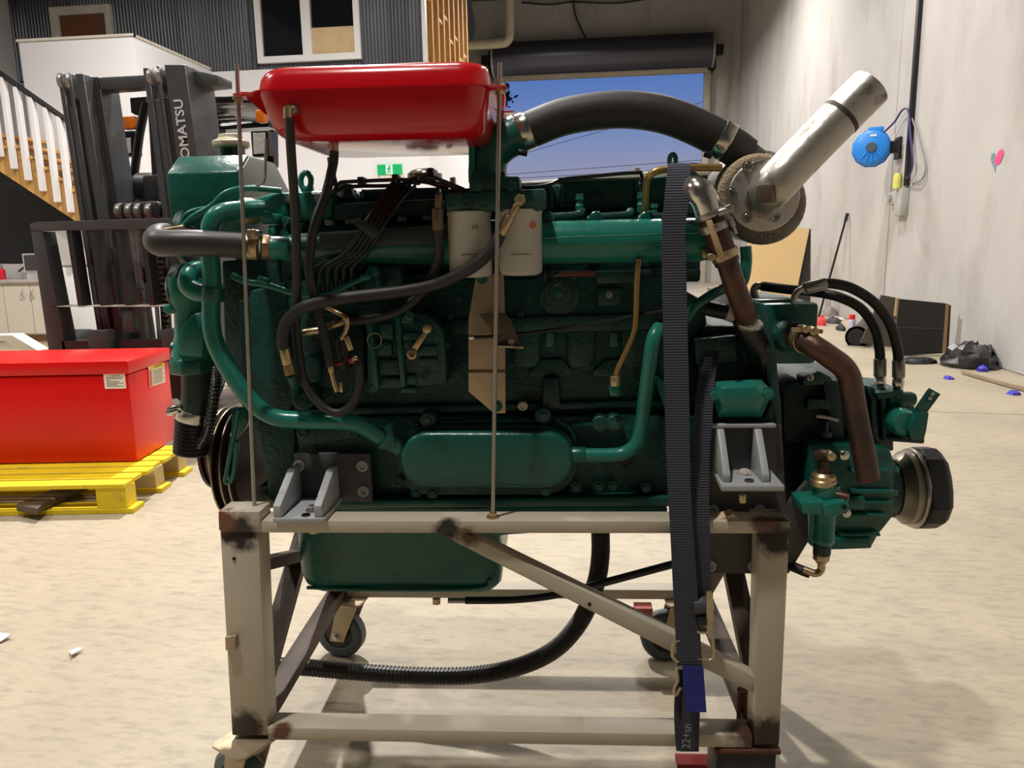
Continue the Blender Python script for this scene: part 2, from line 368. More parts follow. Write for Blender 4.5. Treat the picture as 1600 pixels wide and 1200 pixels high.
# door upstairs
dr = struct('door_1', MB().box(RF, xd0, xd0+.14, YM-.049, YM+.06, zcl-.9, zd1-.1205).box(RF, xd1-.1, xd1, YM-.049, YM+.06, zcl-.9, zd1-.1205).box(RF, xd0, xd1, YM-.05, YM+.06, zd1-.12, zd1), mat('cream_jamb', (196, 190, 176), .6), 'brown door in a cream frame on the landing')
spart('door_leaf', MB().box(RF, xd0+.14, xd1-.1, YM-.01, YM+.04, zcl-.9, zd1-.12), mat('brown_door', (104, 62, 38), .5, 0, .12, 3, stretch=(6, 6, .5)), dr)
# stud side wall of the mezzanine
SM = mat('pine', (206, 158, 92), .65, 0, .16, 3, .1, 40, ((168, 116, 58), .5, .75, 4), stretch=(4, 4, .5))
stw = struct('wall_stud', MB().box(RF, xc1-.12, xc1-.1, YM+.16, yst, zcl, ZR), mat('stud_backing', (120, 84, 44), .8, 0, .2, 3), 'open pine stud frame along the side of the mezzanine')
ny = 8
for i in range(ny+1):
    y = YM+.1+(yst-YM-.15)*i/ny
    spart('stud', MB().box(RF, xc1-.1, xc1, y, y+.09, zcl, ZR), SM, stw, bevel=.003, segs=1)
    if i < ny:
        for zz in (zcl+.02, zcl+1.0+.22*(i % 2)-.05*i, zcl+2.2-.1*(i % 3)):
            spart('nogging', MB().box(RF, xc1-.1, xc1-.02, y+.09, y+(yst-YM-.15)/ny, zz, zz+.05), SM, stw)
# roller door
dz0 = RY(1000, 83, YB-.45).z; xr0, xr1 = RY(772, 90, YB-.45).x, RY(1112, 70, YB-.45).x
rd = thing('roller_door', 'dark rolled-up roller door above the open doorway', 'roller door', (0, YB-.45, 0))
mb = MB(); n = 40; R_ = .41
prof = []
for i in range(n): a = 2*math.pi*i/n; prof.append(R_*(1+.03*(i % 4 < 2)))
a0 = [V((xr0, YB-.45+prof[i]*math.cos(2*math.pi*i/n), dz0+prof[i]*math.sin(2*math.pi*i/n))) for i in range(n)]
mb.prism(a0, (xr1-xr0, 0, 0))
part('curtain_roll', mb, mat('charcoal_curtain', (58, 58, 68), .45, .2, .1, 2), rd, smooth=20)
FR = mat('cream_steel', (176, 168, 150), .5, 0, .08)
part('bottom_rail', MB().box(RF, ox0-.05, ox1+.05, YB-.2, YB-.02, oz-.04, oz+.16).box(RF, ox0-.02, ox1+.02, YB-.24, YB-.2, oz+.06, oz+.11), FR, rd, bevel=.01)
for xx, nm in ((xr0-.04, 0), (xr1, 1)):
    part('end_disc', MB().cyl((xx, YB-.45, dz0), (xx+.05, YB-.45, dz0), R_*1.06, n=32), mat('end_ring', (150, 146, 140), .5, .3), rd)
    part('bracket', MB().box(RF, xx+(.05 if nm else -.1), xx+(.1 if nm else -.05), YB-.6, YB, dz0-.5, dz0+.2).box(RF, xx+(.05 if nm else -.3), xx+(.3 if nm else 0), YB-.5, YB-.3, dz0-.12, dz0+.12), BKP, rd)
part('guide_rail', MB().box(RF, ox1-.02, ox1+.14, YB-.16, YB, 0, oz), FR, rd, bevel=.01)
part('guide_rail', MB().box(RF, ox0-.14, ox0+.02, YB-.16, YB, 0, oz), FR, rd, bevel=.01)
# cream waste pipe and grey conduits beside the door
q = [RY(796, -30, 20.9), RY(796, 20, 20.9), RY(796, 52, 20.9), RY(793, 62, 20.9), RY(783, 67, 20.9), RY(730, 70, 20.9)]
single('waste_pipe', MB().tube(catmull(q, 5), .125, 16), mat('cream_pvc', (196, 184, 160), .4), 'cream plastic pipe with an elbow above the roller door', 'pipe')
single('cable_duct', MB().prism([RY(720, -10, 20.6), RY(733, -10, 20.6), RY(742, 40, 20.6), RY(738, 62, 20.6), RY(734, 60, 20.6)], (0, .1, 0)), mat('duct_grey', (96, 98, 104), .5), 'grey cable duct hanging beside the pine studs', 'duct')
single('wall_cable', MB().tube(catmull([RY(895, -5, 21.9), RY(898, 20, 21.9), RY(908, 45, 21.9), RY(917, 62, 21.9)], 4), .02, 6), BK, 'thin black cable down to the roller door', 'cable')
single('slung_cable', MB().tube(catmull([RY(815, 4, 21.9), RY(860, 7, 21.9), RY(896, 3, 21.9), RY(960, 5, 21.9), RY(1020, -3, 21.9)], 4), .022, 6), BK, 'black cable slung along the end wall above the roller door', 'cable')
# exit sign
zx = RY(609, 265, YM-.02)
es = thing('exit_sign', 'green running-man exit sign on the white wall', 'exit sign', (zx.x, YM-.02, zx.z-.1))
x0, x1 = RY(590, 265, YM-.03).x, RY(628, 265, YM-.03).x; z0, z1 = RY(609, 273, YM-.03).z, RY(609, 257, YM-.03).z
part('panel', MB().box(RF, x0, x1, YM-.05, YM, z0, z1), mat('exit_green', (0, 168, 96), .4, emit=.25), es)
c = (x0+x1)/2; part('doorway_symbol', MB().box(RF, c-.055, c+.05, YM-.056, YM-.05, z0+.005, z1-.005), mat('exit_white', (230, 245, 238), .4, emit=.3), es)
mb = MB(); hh = z1-z0
def stick(a, b, r=.008): mb.cyl((c+a[0]*hh, YM-.06, z0+a[1]*hh), (c+b[0]*hh, YM-.06, z0+b[1]*hh), r, n=6)
stick((.0, .7), (-.08, .42), .013); stick((-.08, .42), (.1, .3)); stick((.1, .3), (.06, .1)); stick((-.08, .42), (-.14, .22)); stick((-.14, .22), (-.3, .14)); stick((.0, .66), (.18, .52)); stick((0, .66), (-.2, .56)); mb.ball((c+.05*hh, YM-.06, z0+.82*hh), .016, 8, 6)
part('running_figure', mb, MT['exit_green'], es)
part('housing', MB().box(RF, x0+.03, x1+.03, YM-.04, YM, z0-.05, z0-.005), mat('sign_base', (210, 196, 180), .5), es)
# outside: power lines, tree
for i, (a, b) in enumerate((((800, 272), (1110, 249)), ((800, 279), (1110, 262)), ((1040, 176), (1120, 153)))):
    P, Q = RY(*a, 70), RY(*b, 70); d_ = Q-P
    single('power_line', MB().tube([P-d_*3, P, Q, Q+d_*3], .022, 6), mat('line_grey', (112, 112, 140), .6), ['upper of the two low power lines outside', 'lower of the two low power lines outside', 'short high power line beside the right door jamb'][i], 'power line')
def foliage(c, r, n, seed, s=.14):
    rd_ = random.Random(seed); mb = MB()
    for i in range(n):
        u = V((rd_.gauss(0, 1), rd_.gauss(0, 1), rd_.gauss(0, 1))); u = u.normalized()*(rd_.random()**.4)*r; p = c+u
        a = V((rd_.gauss(0, 1), rd_.gauss(0, 1), rd_.gauss(0, 1))).normalized(); b = a.orthogonal().normalized(); k = s*rd_.uniform(.6, 1.3)
        mb.add([p, p+a*k*.5+b*k*.3, p+a*k, p+a*k*.5-b*k*.3], [(0, 1, 2, 3)])
    return mb
tp = RY(778, 150, 40)
tr = thing('tree', 'dark leafy tree at the left edge of the open doorway', 'tree', (tp.x, 40, -.06))
part('trunk', MB().tube([V((tp.x-.3, 40, -.06)), V((tp.x-.2, 40, 3)), V((tp.x, 40, tp.z))], [.16, .12, .05], 10), mat('bark', (60, 48, 38), .9), tr)
fm_ = foliage(tp, .75, 260, 3, .3); f2 = foliage(RY(812, 190, 40), .3, 60, 5, .2); f3 = foliage(RY(780, 205, 40), .9, 220, 8, .3); fm_.add(f2.v, f2.f).add(f3.v, f3.f)
part('foliage', fm_, mat('leaf', (34, 52, 36), .7, 0, .3, 5), tr, kind='stuff')
# stairs
ST_Y = 9.1
sr = thing('staircase', 'pine staircase with white balusters and a black handrail', 'staircase', (RY(60, 300, ST_Y).x, ST_Y, 0))
part('handrail', MB().tube([RY(-40, 86, ST_Y), RY(0, 115, ST_Y), RY(97, 183, ST_Y), RY(180, 243, ST_Y)], .035, 10), BKP, sr)
def prY(pts, Y, t): return MB().prism([RY(x, y, Y) for x, y in pts], V((0, t, 0)))
part('stringer', prY([(-40, 190), (0, 212), (128, 302), (128, 352), (0, 268), (-40, 240)], ST_Y+.05, .05), SM, sr)
part('stringer', prY([(-40, 190), (0, 212), (128, 302), (128, 352), (0, 268), (-40, 240)], ST_Y+.75, .05), SM, sr)
for i in range(7):
    x, y = -20+24*i, 205+17*i
    part('tread', MB().box(RF, RY(x, y, ST_Y).x-.02, RY(x+30, y, ST_Y).x, ST_Y+.02, ST_Y+.8, RY(x, y+6, ST_Y).z-.03, RY(x, y+6, ST_Y).z+.01), SM, sr, bevel=.003, segs=1)
for x, y0, y1 in ((-18, 104, 245), (3, 121, 264), (25, 136, 282), (48, 152, 299), (71, 168, 316), (92, 182, 332), (112, 196, 345)):
    a, b = RY(x, y0, ST_Y), RY(x+15, y1, ST_Y); b.x = (a.x+b.x)/2+.02; a.x = b.x
    part('baluster', MB().box(RF, a.x-.03, a.x+.03, ST_Y-.03, ST_Y+.04, b.z, a.z), WH, sr, bevel=.004, segs=1)
struct('wall_under_stairs', prY([(-60, 232), (0, 270), (122, 346), (160, 372), (160, 412), (-60, 412)], 9.87, .05), mat('black_wall_paint', (22, 23, 27), .7), 'black painted wall under the stairs')
struct('wall_splashback', prY([(-60, 412.5), (160, 412.5), (160, 540), (-60, 540)], 9.87, .05), WH, 'white splashback behind the kitchen bench')
# kitchen
KY = 9.55
def kx(px): return RY(px, 480, KY).x
zc0 = RY(30, 437, KY).z
CB = mat('cream_laminate', (212, 202, 188), .5, 0, .02)
for i, (a, b) in enumerate(((-40, 8), (8, 50), (50, 78))):
    cb = thing('kitchen_cabinet', ['cream kitchen cabinet cut by the left frame edge', 'cream kitchen cabinet under the dark tap', 'cream kitchen cabinet beside the fridge'][i], 'cabinet', (kx((a+b)/2), KY+.3, 0), group='kitchen cabinets')
    part('body', MB().box(RF, kx(a), kx(b), KY+.02, KY+.3, .1, zc0-.04), CB, cb)
    dd = part('door', MB().box(RF, kx(a)+.006, kx(b)-.006, KY, KY+.02, .12, zc0-.08), CB, cb, bevel=.002, segs=1)
    xh = kx(b)-.1 if i == 1 else kx(a)+.04
    part('handle', MB().tube(catmull([V((xh, KY-.002, zc0-.12)), V((xh, KY-.03, zc0-.16)), V((xh+.01, KY-.03, zc0-.22)), V((xh+.01, KY-.002, zc0-.25))], 4), .007, 8), ST, dd)
    part('kickboard', MB().box(RF, kx(a), kx(b), KY+.05, KY+.07, .0, .1), mat('wood_kick', (130, 92, 54), .6), cb)
single('kitchen_worktop', MB().box(RF, kx(-40), kx(79), KY-.03, KY+.31, zc0-.04, zc0), mat('worktop_grey', (176, 170, 164), .4), 'grey laminate kitchen worktop', 'worktop', bevel=.004)
mw = thing('microwave', 'white microwave oven with dark door on the worktop', 'microwave', (kx(66), KY+.2, zc0))
a, b = RY(36, 410, KY+.1), RY(78, 395, KY+.1); zt_, zb_ = RY(50, 396, KY+.1).z, RY(50, 425, KY+.1).z
part('body', MB().box(RF, a.x, b.x+.1, KY+.1, KY+.3, zb_, zt_).box(RF, a.x+.02, b.x, KY+.12, KY+.28, zc0, zb_-.001), FRW, mw)
part('door', MB().box(RF, a.x+.03, b.x, KY+.085, KY+.1, zb_+.02, zt_-.02), mat('microwave_glass', (66, 66, 66), .2), mw)
bt = RY(4, 434, KY+.12)
bo = thing('soap_bottle', 'small red bottle at the end of the worktop', 'bottle', (bt.x, KY+.12, zc0))
part('body', MB().lathe((bt.x, KY+.12, zc0), (0, 0, 1), [(0, .04), (.02, .045), (.12, .045), (.15, .02)], 14), mat('red_plastic', (196, 30, 50), .4), bo)
part('cap', MB().lathe((bt.x, KY+.12, zc0+.15), (0, 0, 1), [(0, .018), (.05, .018)], 10), ST, bo)
single('kitchen_tap', MB().tube(catmull([V((kx(33), KY+.3, zc0)), V((kx(32), KY+.3, zc0+.1)), V((kx(26), KY+.28, zc0+.17)), V((kx(15), KY+.25, zc0+.1))], 5), .012, 8), BKP, 'dark curved tap on the worktop', 'tap')
fr = thing('fridge', 'white two-door fridge behind the forklift backrest', 'fridge', (RY(118, 480, 9.45).x, 9.7, 0))
x0, x1 = RY(80, 450, 9.45).x, RY(160, 450, 9.45).x; zf1 = RY(105, 352, 9.45).z; zfm = RY(110, 416, 9.45).z
part('body', MB().box(RF, x0, x1, 9.5, 9.86, .03, zf1), FRW, fr, bevel=.01)
part('freezer_door', MB().box(RF, x0, x1, 9.44, 9.5, zfm+.012, zf1), FRW, fr, bevel=.012)
part('fridge_door', MB().box(RF, x0, x1, 9.44, 9.5, .06, zfm-.012), FRW, fr, bevel=.012)
part('handle', MB().box(RF, x0+.1, x0+.13, 9.4, 9.44, zfm+.25, zfm+.3), DG, fr)
# ---- along the right wall
def RXo(x, y, off): return hit(x, y, (XW-off, 0, 0), V((1, 0, 0)))
c0, c1 = RXo(1425, -20, .03), RXo(1416, 290, .03); cy_ = c1.y
cd = thing('wall_conduit', 'black cable conduit running down the concrete wall', 'conduit', (XW-.03, cy_, c1.z))
part('tube', MB().box(RF, XW-.05, XW, cy_-.035, cy_+.035, c1.z, c0.z+.5), BKP, cd, bevel=.006)
part('backing_strip', MB().box(RF, XW-.03, XW, cy_+.04, cy_+.1, c1.z, c0.z+.5), mat('strip_grey', (150, 146, 142), .5), cd)
rc = RXo(1362, 232, .35)
hr = thing('hose_reel', 'blue retractable air hose reel on the concrete wall', 'hose reel', (rc.x, rc.y, rc.z-.25))
BL = mat('blue_plastic', (38, 132, 222), .4, 0, .05)
RFR = Frame((rc.x, rc.y, 0), -20)
rr = rp(rc, 27)
part('casing', MB().lathe(rc-RFR.y*.13, RFR.y, [(0, rr*.8), (.02, rr*.97), (.05, rr), (.2, rr), (.24, rr*.97), (.26, rr*.8)], 12), BL, hr, bevel=.008)
part('casing_rib', MB().lathe(rc-RFR.y*.02, RFR.y, [(0, rr*1.08), (.03, rr*1.08)], 12).box(RFR, -.05, .12, -.1, .1, rc.z+rr*.8, rc.z+rr*1.14), BL, hr, bevel=.006)
part('hub', MB().lathe(rc-RFR.y*.15, RFR.y, [(0, rr*.26), (.03, rr*.3)], 20), mat('hub_grey', (70, 78, 92), .5), hr)
part('vent_slot', MB().box(RFR, -.02, .05, -.135, -.128, rc.z+rr*.6, rc.z+rr*.72), WH, hr)
for k in range(5):
    a = math.radians(230+k*22)
    part('face_ridge', MB().cyl(rc-RFR.y*.132+RFR.x*math.cos(a)*rr*.36+V((0, 0, 1))*math.sin(a)*rr*.36, rc-RFR.y*.128+RFR.x*math.cos(a)*rr*.82+V((0, 0, 1))*math.sin(a)*rr*.82, .012, n=6), BL, hr)
part('swivel_bracket', MB().box(RFR, rr*.7, rr*1.4, -.02, .06, rc.z-.07, rc.z+.07).prism([V((XW, rc.y+.0, rc.z-.13)), V((XW, rc.y+.16, rc.z-.13)), V((XW, rc.y+.16, rc.z+.13)), V((XW, rc.y+.0, rc.z+.13))], (-.03, 0, 0)), BKP, hr)
single('reel_cable', MB().tube(catmull([RXo(1380, 208, .1), RXo(1398, 190, .06), RXo(1410, 172, .05), RXo(1419, 174, .06), RXo(1423, 215, .06), RXo(1426, 255, .06), RXo(1420, 276, .05), RXo(1416, 278, .05)], 6), .012, 8), mat('purple_cable', (58, 48, 110), .5), 'thin purple cable looping from the blue reel to the conduit', 'cable')
single('grey_cable', MB().tube(catmull([RXo(1424, 182, .03), RXo(1437, 220, .03), RXo(1446, 265, .03), RXo(1436, 284, .03), RXo(1422, 284, .03)], 6), .009, 8), mat('grey_cable', (140, 138, 136), .5), 'grey cable loop on the wall beside the conduit', 'cable')
op = RXo(1407, 316, .05)
so = thing('power_outlet', 'grey weatherproof outlets under the conduit', 'power outlet', (XW, op.y, op.z-.15))
OG = mat('outlet_grey', (172, 170, 164), .5)
part('box', MB().box(RF, XW-.09, XW, op.y-.13, op.y+.1, op.z-.16, op.z+.16), OG, so, bevel=.012)
part('switch_box', MB().box(RF, XW-.09, XW, op.y+.1, op.y+.36, op.z-.02, op.z+.14), OG, so, bevel=.012)
part('switch_knob', MB().cyl((XW-.12, op.y+.22, op.z+.06), (XW-.09, op.y+.22, op.z+.06), .04), OG, so)
part('plug', MB().lathe((XW-.1, op.y+.0, op.z+.16), (0, 0, 1), [(0, .05), (.12, .055), (.18, .04)], 14), mat('yellow_plug', (212, 208, 110), .5), so)
for nm, pts, colr, lab in (('paint_mark', [(1560, 236), (1566, 233), (1568, 240), (1563, 254), (1556, 258), (1553, 252)], (226, 74, 132), 'pink paint smear on the concrete wall'),
                           ('paint_mark', [(1549, 240), (1554, 239), (1557, 254), (1555, 270), (1552, 262), (1548, 250)], (112, 140, 152), 'blue grey paint smear beside the pink one on the concrete wall')):
    single(nm, MB().prism([RXo(x, y, .006 if 'pink paint' in lab else .003) for x, y in pts], (.003, 0, 0)), mat('paint_'+lab[:4], colr, .7), lab, 'paint mark')
# plywood and dark sheets along the right wall
def prF(pts, Y, t, lean=0.0):
    return MB().prism([RY(x, y, Y) for x, y in pts], V((0, t, 0)))
PY = mat('plywood', (226, 194, 142), .7, 0, .06, 2)
yp = flo(1190, 488).y
single('plywood_sheet', prF([(1176, 357), (1265, 357), (1238, 488), (1140, 488)], yp, .02), PY, 'pale plywood sheet leaning behind the turbo', 'plywood sheet')
single('dark_sheet', prF([(1262, 359), (1267, 357), (1266, 486), (1238, 486)], yp+.12, .03), mat('dark_board', (42, 40, 38), .6), 'thin dark board leaning behind the plywood sheet', 'board')
yq = flo(1445, 556).y
BD = mat('black_board', (30, 29, 29), .5, 0, .1, 3)
bp_ = thing('black_panel', 'black flat panel with raw wooden edges against the wall', 'panel', RY(1445, 556, yq))
part('board', prF([(1404, 467), (1477, 474), (1472, 552), (1398, 557)], yq, .05), BD, bp_)
part('seam', prF([(1404, 511), (1475, 513), (1475, 514), (1404, 512.2)], yq-.004, .004), mat('seam_grey', (70, 68, 66), .5), bp_)
part('edge_strip', prF([(1478, 474), (1483, 475), (1478, 551), (1472, 552)], yq, .05), mat('raw_wood', (150, 122, 90), .7), bp_)
part('edge_strip', prF([(1402, 466), (1405, 466), (1402, 495), (1399, 494)], yq-.003, .05), MT['raw_wood'], bp_)
single('back_board', prF([(1481, 476), (1486, 477), (1482, 551), (1477, 551)], yq+.07, .03), BD, 'second black board standing just behind the black panel', 'panel')
yr = flo(1370, 543).y
single('brown_panel', prF([(1378, 461), (1404, 466), (1392, 542), (1345, 536)], yr, .04), mat('dark_brown_board', (78, 70, 64), .45, 0, .15, 3), 'dark brown board leaning left of the black panel', 'board')
# rolled mat and crumpled black plastic
a = flo(1338, 541); b = flo(1362, 516)
single('rolled_mat', MB().tube([a+V((0, 0, .1)), (a+b)/2+V((.02, 0, .1)), b+V((.03, .2, .1))], [.125, .12, .09], 16, caps=False).tube([a+V((0, .02, .1)), b+V((.03, .2, .1))], [.095, .07], 16), BKP, 'short black rolled mat lying on the floor', 'rolled mat')
def blob(cx, cy, wpx, hz, dep, seed, n=18, m_=8):
    rd_ = random.Random(seed); c = flo(cx, cy); W = rp(c, wpx)/2; mb = MB(); vs = []; fs = []
    for i in range(m_+1):
        a = (math.pi/2)*i/m_
        for k in range(n):
            t = 2*math.pi*k/n; j = 1+rd_.uniform(-.18, .18)
            vs.append(c+V((W*math.cos(a)**.7*math.cos(t)*j, dep*math.cos(a)**.7*math.sin(t)*j, max(.0, hz*math.sin(a)*(1+rd_.uniform(-.25, .25))) if i else 0)))
    for i in range(m_):
        for k in range(n): fs.append((i*n+k, i*n+(k+1) % n, (i+1)*n+(k+1) % n, (i+1)*n+k))
    fs.append(tuple(range(m_*n, (m_+1)*n))); mb.add(vs, fs); return mb
PB = mat('crumpled_plastic', (40, 40, 42), .35, 0, .2, 12, .3, 30)
single('plastic_sheet', blob(1515, 572, 74, .2, .25, 4), PB, 'crumpled black plastic heap against the wall by the blue scraps', 'plastic sheet', smooth=50)
single('plastic_sheet', blob(1432, 567, 62, .05, .1, 9), PB, 'flat black plastic lying in front of the black panel', 'plastic sheet', smooth=50)
single('plastic_bag', blob(1381, 538, 34, .13, .12, 14), mat('clear_bag', (170, 160, 140), .3, 0, .3, 14), 'pale crumpled plastic bag beside the rolled mat', 'bag', smooth=50)
# broom handle, spray can, rubbish
p0 = flo(1279, 497); p1 = RXo(1324, 334, .03)
bs2 = thing('broom', 'black stick leaning against the concrete wall', 'stick', p0)
part('handle', MB().tube([p0+V((0, 0, .01)), p1], .016, 10), BKP, bs2); part('grip', MB().tube([p1+(p0-p1)*.07, p1+(p1-p0)*.005], .024, 10), BK, bs2)
cc = flo(1330, 519)
sc_ = thing('spray_can', 'white and blue spray can with a red cap', 'spray can', cc)
k = rp(cc, 5.2); hz = rp(cc, 28)
part('body', MB().lathe(cc, (0, 0, 1), [(0, k), (hz*.68, k), (hz*.72, k*.8)], 16), mat('can_print', (196, 188, 214), .4, 0, .1, 8, 0, 60, ((46, 40, 160), .47, .53, 9)), sc_)
part('cap', MB().lathe(cc+V((0, 0, hz*.72)), (0, 0, 1), [(0, k*.9), (hz*.25, k*.85), (hz*.28, k*.7)], 16), mat('red_cap', (214, 34, 40), .4), sc_)
single('red_rag', blob(1283, 508, 15, .12, .1, 21, 12, 5), mat('red_rag', (216, 70, 66), .7), 'small red lump on the floor near the stick', 'rag', smooth=60)
for i, (x, y, w_, hz, cl, lab) in enumerate(((1302, 505, 22, .08, (58, 54, 54), 'dark scrap of rubbish beside the red lump'), (1313, 516, 12, .07, (40, 38, 38), 'small dark offcut in front of the spray can'), (1298, 494, 20, .13, (150, 142, 138), 'grey rubbish heap at the foot of the stick'), (1310, 500, 20, .05, (206, 200, 194), 'white scrap of paper by the rubbish heap'))):
    single('rubbish', blob(x, y, w_, hz, .12, 30+i, 10, 4), mat('rubbish%d' % i, cl, .7), lab, 'rubbish', smooth=60)
BS = mat('blue_scrap', (58, 52, 178), .5)
for i, (x, y, w_, hz, lab) in enumerate(((1535, 580, 17, .05, 'blue plastic scrap beside the black plastic heap'), (1482, 592, 14, .025, 'blue plastic scrap lying alone on open floor'), (1583, 616, 18, .03, 'blue plastic scrap under the timber strip'))):
    single('plastic_scrap', blob(x, y, w_, hz, .05, 50+i, 9, 3), BS, lab, 'plastic scrap', smooth=20)
single('timber_strip', MB().ribbon(catmull([flo(1502, 584)+V((0, 0, .02)), flo(1530, 592)+V((0, 0, .02)), flo(1565, 602)+V((0, 0, .02)), flo(1610, 614)+V((0, 0, .02))], 4), V((.25, .97, 0)), .09, .025), mat('grey_timber', (150, 132, 108), .7, 0, .15, 6), 'thin bowed timber strip on the floor', 'timber')
for i, (pts, lab) in enumerate(((((-6, 990), (18, 992), (2, 1003), (-8, 1004)), 'white paper slip at the left frame edge'), (((108, 1019), (124, 1013), (130, 1015), (112, 1024)), 'crumpled white tag on the open floor'))):
    mb = MB().prism([flo(x, y, .012 if j % 2 else .004) for j, (x, y) in enumerate(pts)], (0, 0, .004))
    single('paper_scrap', mb, mat('paper', (232, 230, 224), .7), lab, 'paper')
struct('trim_2', MB().prism([flo(1380, 640), flo(1620, 648), flo(1620, 649.2), flo(1380, 641.2)], (0, 0, .001)), mat('joint_dark', (150, 138, 118), .8), 'saw-cut joint line in the floor')
# ================================================================== RED CHEST ON A PALLET
BF0 = Frame((0, 0, 0), 6.7); pc = flo(215, 721, .150)
BF = Frame((pc.x, pc.y, 0), 6.7)
ztop = BF.P(201, 563, 0).z; far = BF.loc(flo(277, 543, ztop)).y; zlid = BF.P(201, 584, 0).z
RED = mat('red_enamel', (216, 12, 10), .34, 0, .08, 3, .02, 40)
ch = thing('red_chest', 'long red steel tool chest with a flat lid on the yellow pallet', 'tool chest', BF.L(-.8, far/2, .15), 6.7)
part('body', MB().box(BF, -2.0, 0, 0, far, .152, zlid-.006), RED, ch, bevel=.006)
part('lid', MB().box(BF, -2.015, .012, -.012, far+.01, zlid, ztop), RED, ch, bevel=.008)
LB = mat('label_white', (236, 232, 226), .6); LY = mat('label_yellow', (226, 196, 60), .6); TX = mat('label_print', (90, 88, 86), .7); LR = mat('label_red', (214, 96, 90), .7)
a = BF.loc(BF.P(161, 583, -.004)); b = BF.loc(BF.P(197, 607, -.004))
s1 = part('paper_label', MB().box(BF, a.x, b.x, -.003, 0, b.z, a.z-.004), LB, ch, label='white printed label')
mb = MB()
for i, (u0, u1) in enumerate(((.35, .75), (.1, .92), (.1, .85), None or (.1, .3), (.1, .7), (.1, .92), (.1, .6), (.1, .9))):
    z = a.z-.012-(a.z-b.z-.02)*(i+.5)/8; w_ = b.x-a.x; mb.box(BF, a.x+w_*u0, a.x+w_*u1, -.0036, -.003, z, z+.003)
part('label_print', mb, TX, s1)
def endp(x, y): return hit(x, y, BF.L(.004, 0, 0), BF.x)
q = [endp(231, 572), endp(256, 566), endp(258, 597), endp(234, 605)]
s2 = part('warning_label', MB().prism(q, BF.x*.002), mat('label_cream', (228, 220, 190), .6), ch, label='cream warning label with yellow header')
def lq(u0, u1, v0, v1): 
    f = lambda u, v: (q[0]*(1-u)+q[1]*u)*(1-v)+(q[3]*(1-u)+q[2]*u)*v
    return [f(u0, v0)+BF.x*.0022, f(u1, v0)+BF.x*.0022, f(u1, v1)+BF.x*.0022, f(u0, v1)+BF.x*.0022]
part('label_header', MB().prism(lq(0.1, 1, 0, .2), BF.x*.0006), LY, s2)
mb = MB(); text_mb(mb, 'WARNING', lq(.34, 1, .17, .2)[0]+BF.x*.0008, BF.y, V((0, 0, 1)), .020, 0); part('label_lettering', mb, mat('label_black', (20, 20, 20), .7), s2)
mb = MB()
for i in range(9): mb.prism(lq(.24, .82+.1*(i % 3 == 0), .27+.075*i, .295+.075*i), BF.x*.0006)
part('label_print', mb, TX, s2); part('label_strip', MB().prism(lq(.02, .16, .2, .98), BF.x*.0006), LR, s2)
# pallet
YP = mat('yellow_pallet_paint', (226, 196, 14), .55, 0, .12, 6, .15, 40, ((176, 148, 60), .58, .8, 10)); WP = mat('pallet_wood', (186, 164, 112), .75, 0, .15, 6)
pf = BF.loc(flo(160, 805)).y; pr_ = BF.loc(flo(178, 768, .145)).x
pal = thing('pallet', 'yellow painted timber pallet under the red chest', 'pallet', BF.L(-.7, .4, 0), 6.7)
dy = BF.loc(flo(283, 702, .145)).y - BF.loc(flo(178, 768, .145)).y
nb = 7
for i in range(nb):
    y0 = pf+.01+dy*i/nb; dx = random.uniform(-.015, .015)
    part('deck_board', MB().box(BF, -2.0, pr_+dx, y0, y0+dy/nb*.8, .125, .146), YP, pal, bevel=.003, segs=1)
for y0 in (pf+.02, pf+dy*.45, pf+dy-.12):
    for x0 in (pr_-.15, pr_-.95, pr_-1.75):
        part('block', MB().box(BF, x0, x0+.14, y0, y0+.1, .024, .125), YP if y0 < pf+.1 else WP, pal, bevel=.003, segs=1)
    part('bottom_board', MB().box(BF, -2.0, pr_+.02, y0-.005, y0+.105, .0, .024), YP, pal, bevel=.002, segs=1)
single('pallet_fork', MB().prism([flo(25, 799, .03), flo(60, 806, .03), flo(70, 797, .03), flo(140, 765, .03), flo(110, 762, .03)], (0, 0, .035)), mat('fork_steel', (92, 78, 66), .45, .5, .2, 10), 'worn steel fork tip under the pallet boards', 'fork', bevel=.008)
# galvanised ramp channel behind the chest
rq = [RY(-20, 524, 5.2), RY(18, 523, 5.2), RY(60, 548, 5.2), RY(40, 552, 5.2), RY(5, 533, 5.2), RY(-20, 533, 5.2)]
single('steel_channel', MB().prism(rq, (0, .12, 0)), mat('galvanised', (206, 206, 190), .5, .2), 'pale steel channel bent down behind the red chest', 'steel channel', bevel=.006)
# ================================================================== FORKLIFT
FY = 4.7
FK = Frame((0, FY, 0), 0)
KM = mat('forklift_grey', (60, 61, 62), .45, .1, .15, 9, .12, 50, ((150, 148, 144), .72, .8, 26)); KD = mat('forklift_black', (34, 34, 35), .4, 0, .12, 10)
fk = thing('forklift', 'dark grey forklift with mast and load backrest facing the camera', 'forklift', FK.L(-2.1, 1, 0))
def fp(pts, d0, d1): return MB().prism([FK.P(x, y, d0) for x, y in pts], FK.y*(d1-d0))
def slab(xt, yt, xb, yb, wt, wb, d0, d1): return fp([(xt, yt), (xt+wt, yt), (xb+wb, yb), (xb, yb)], d0, d1)
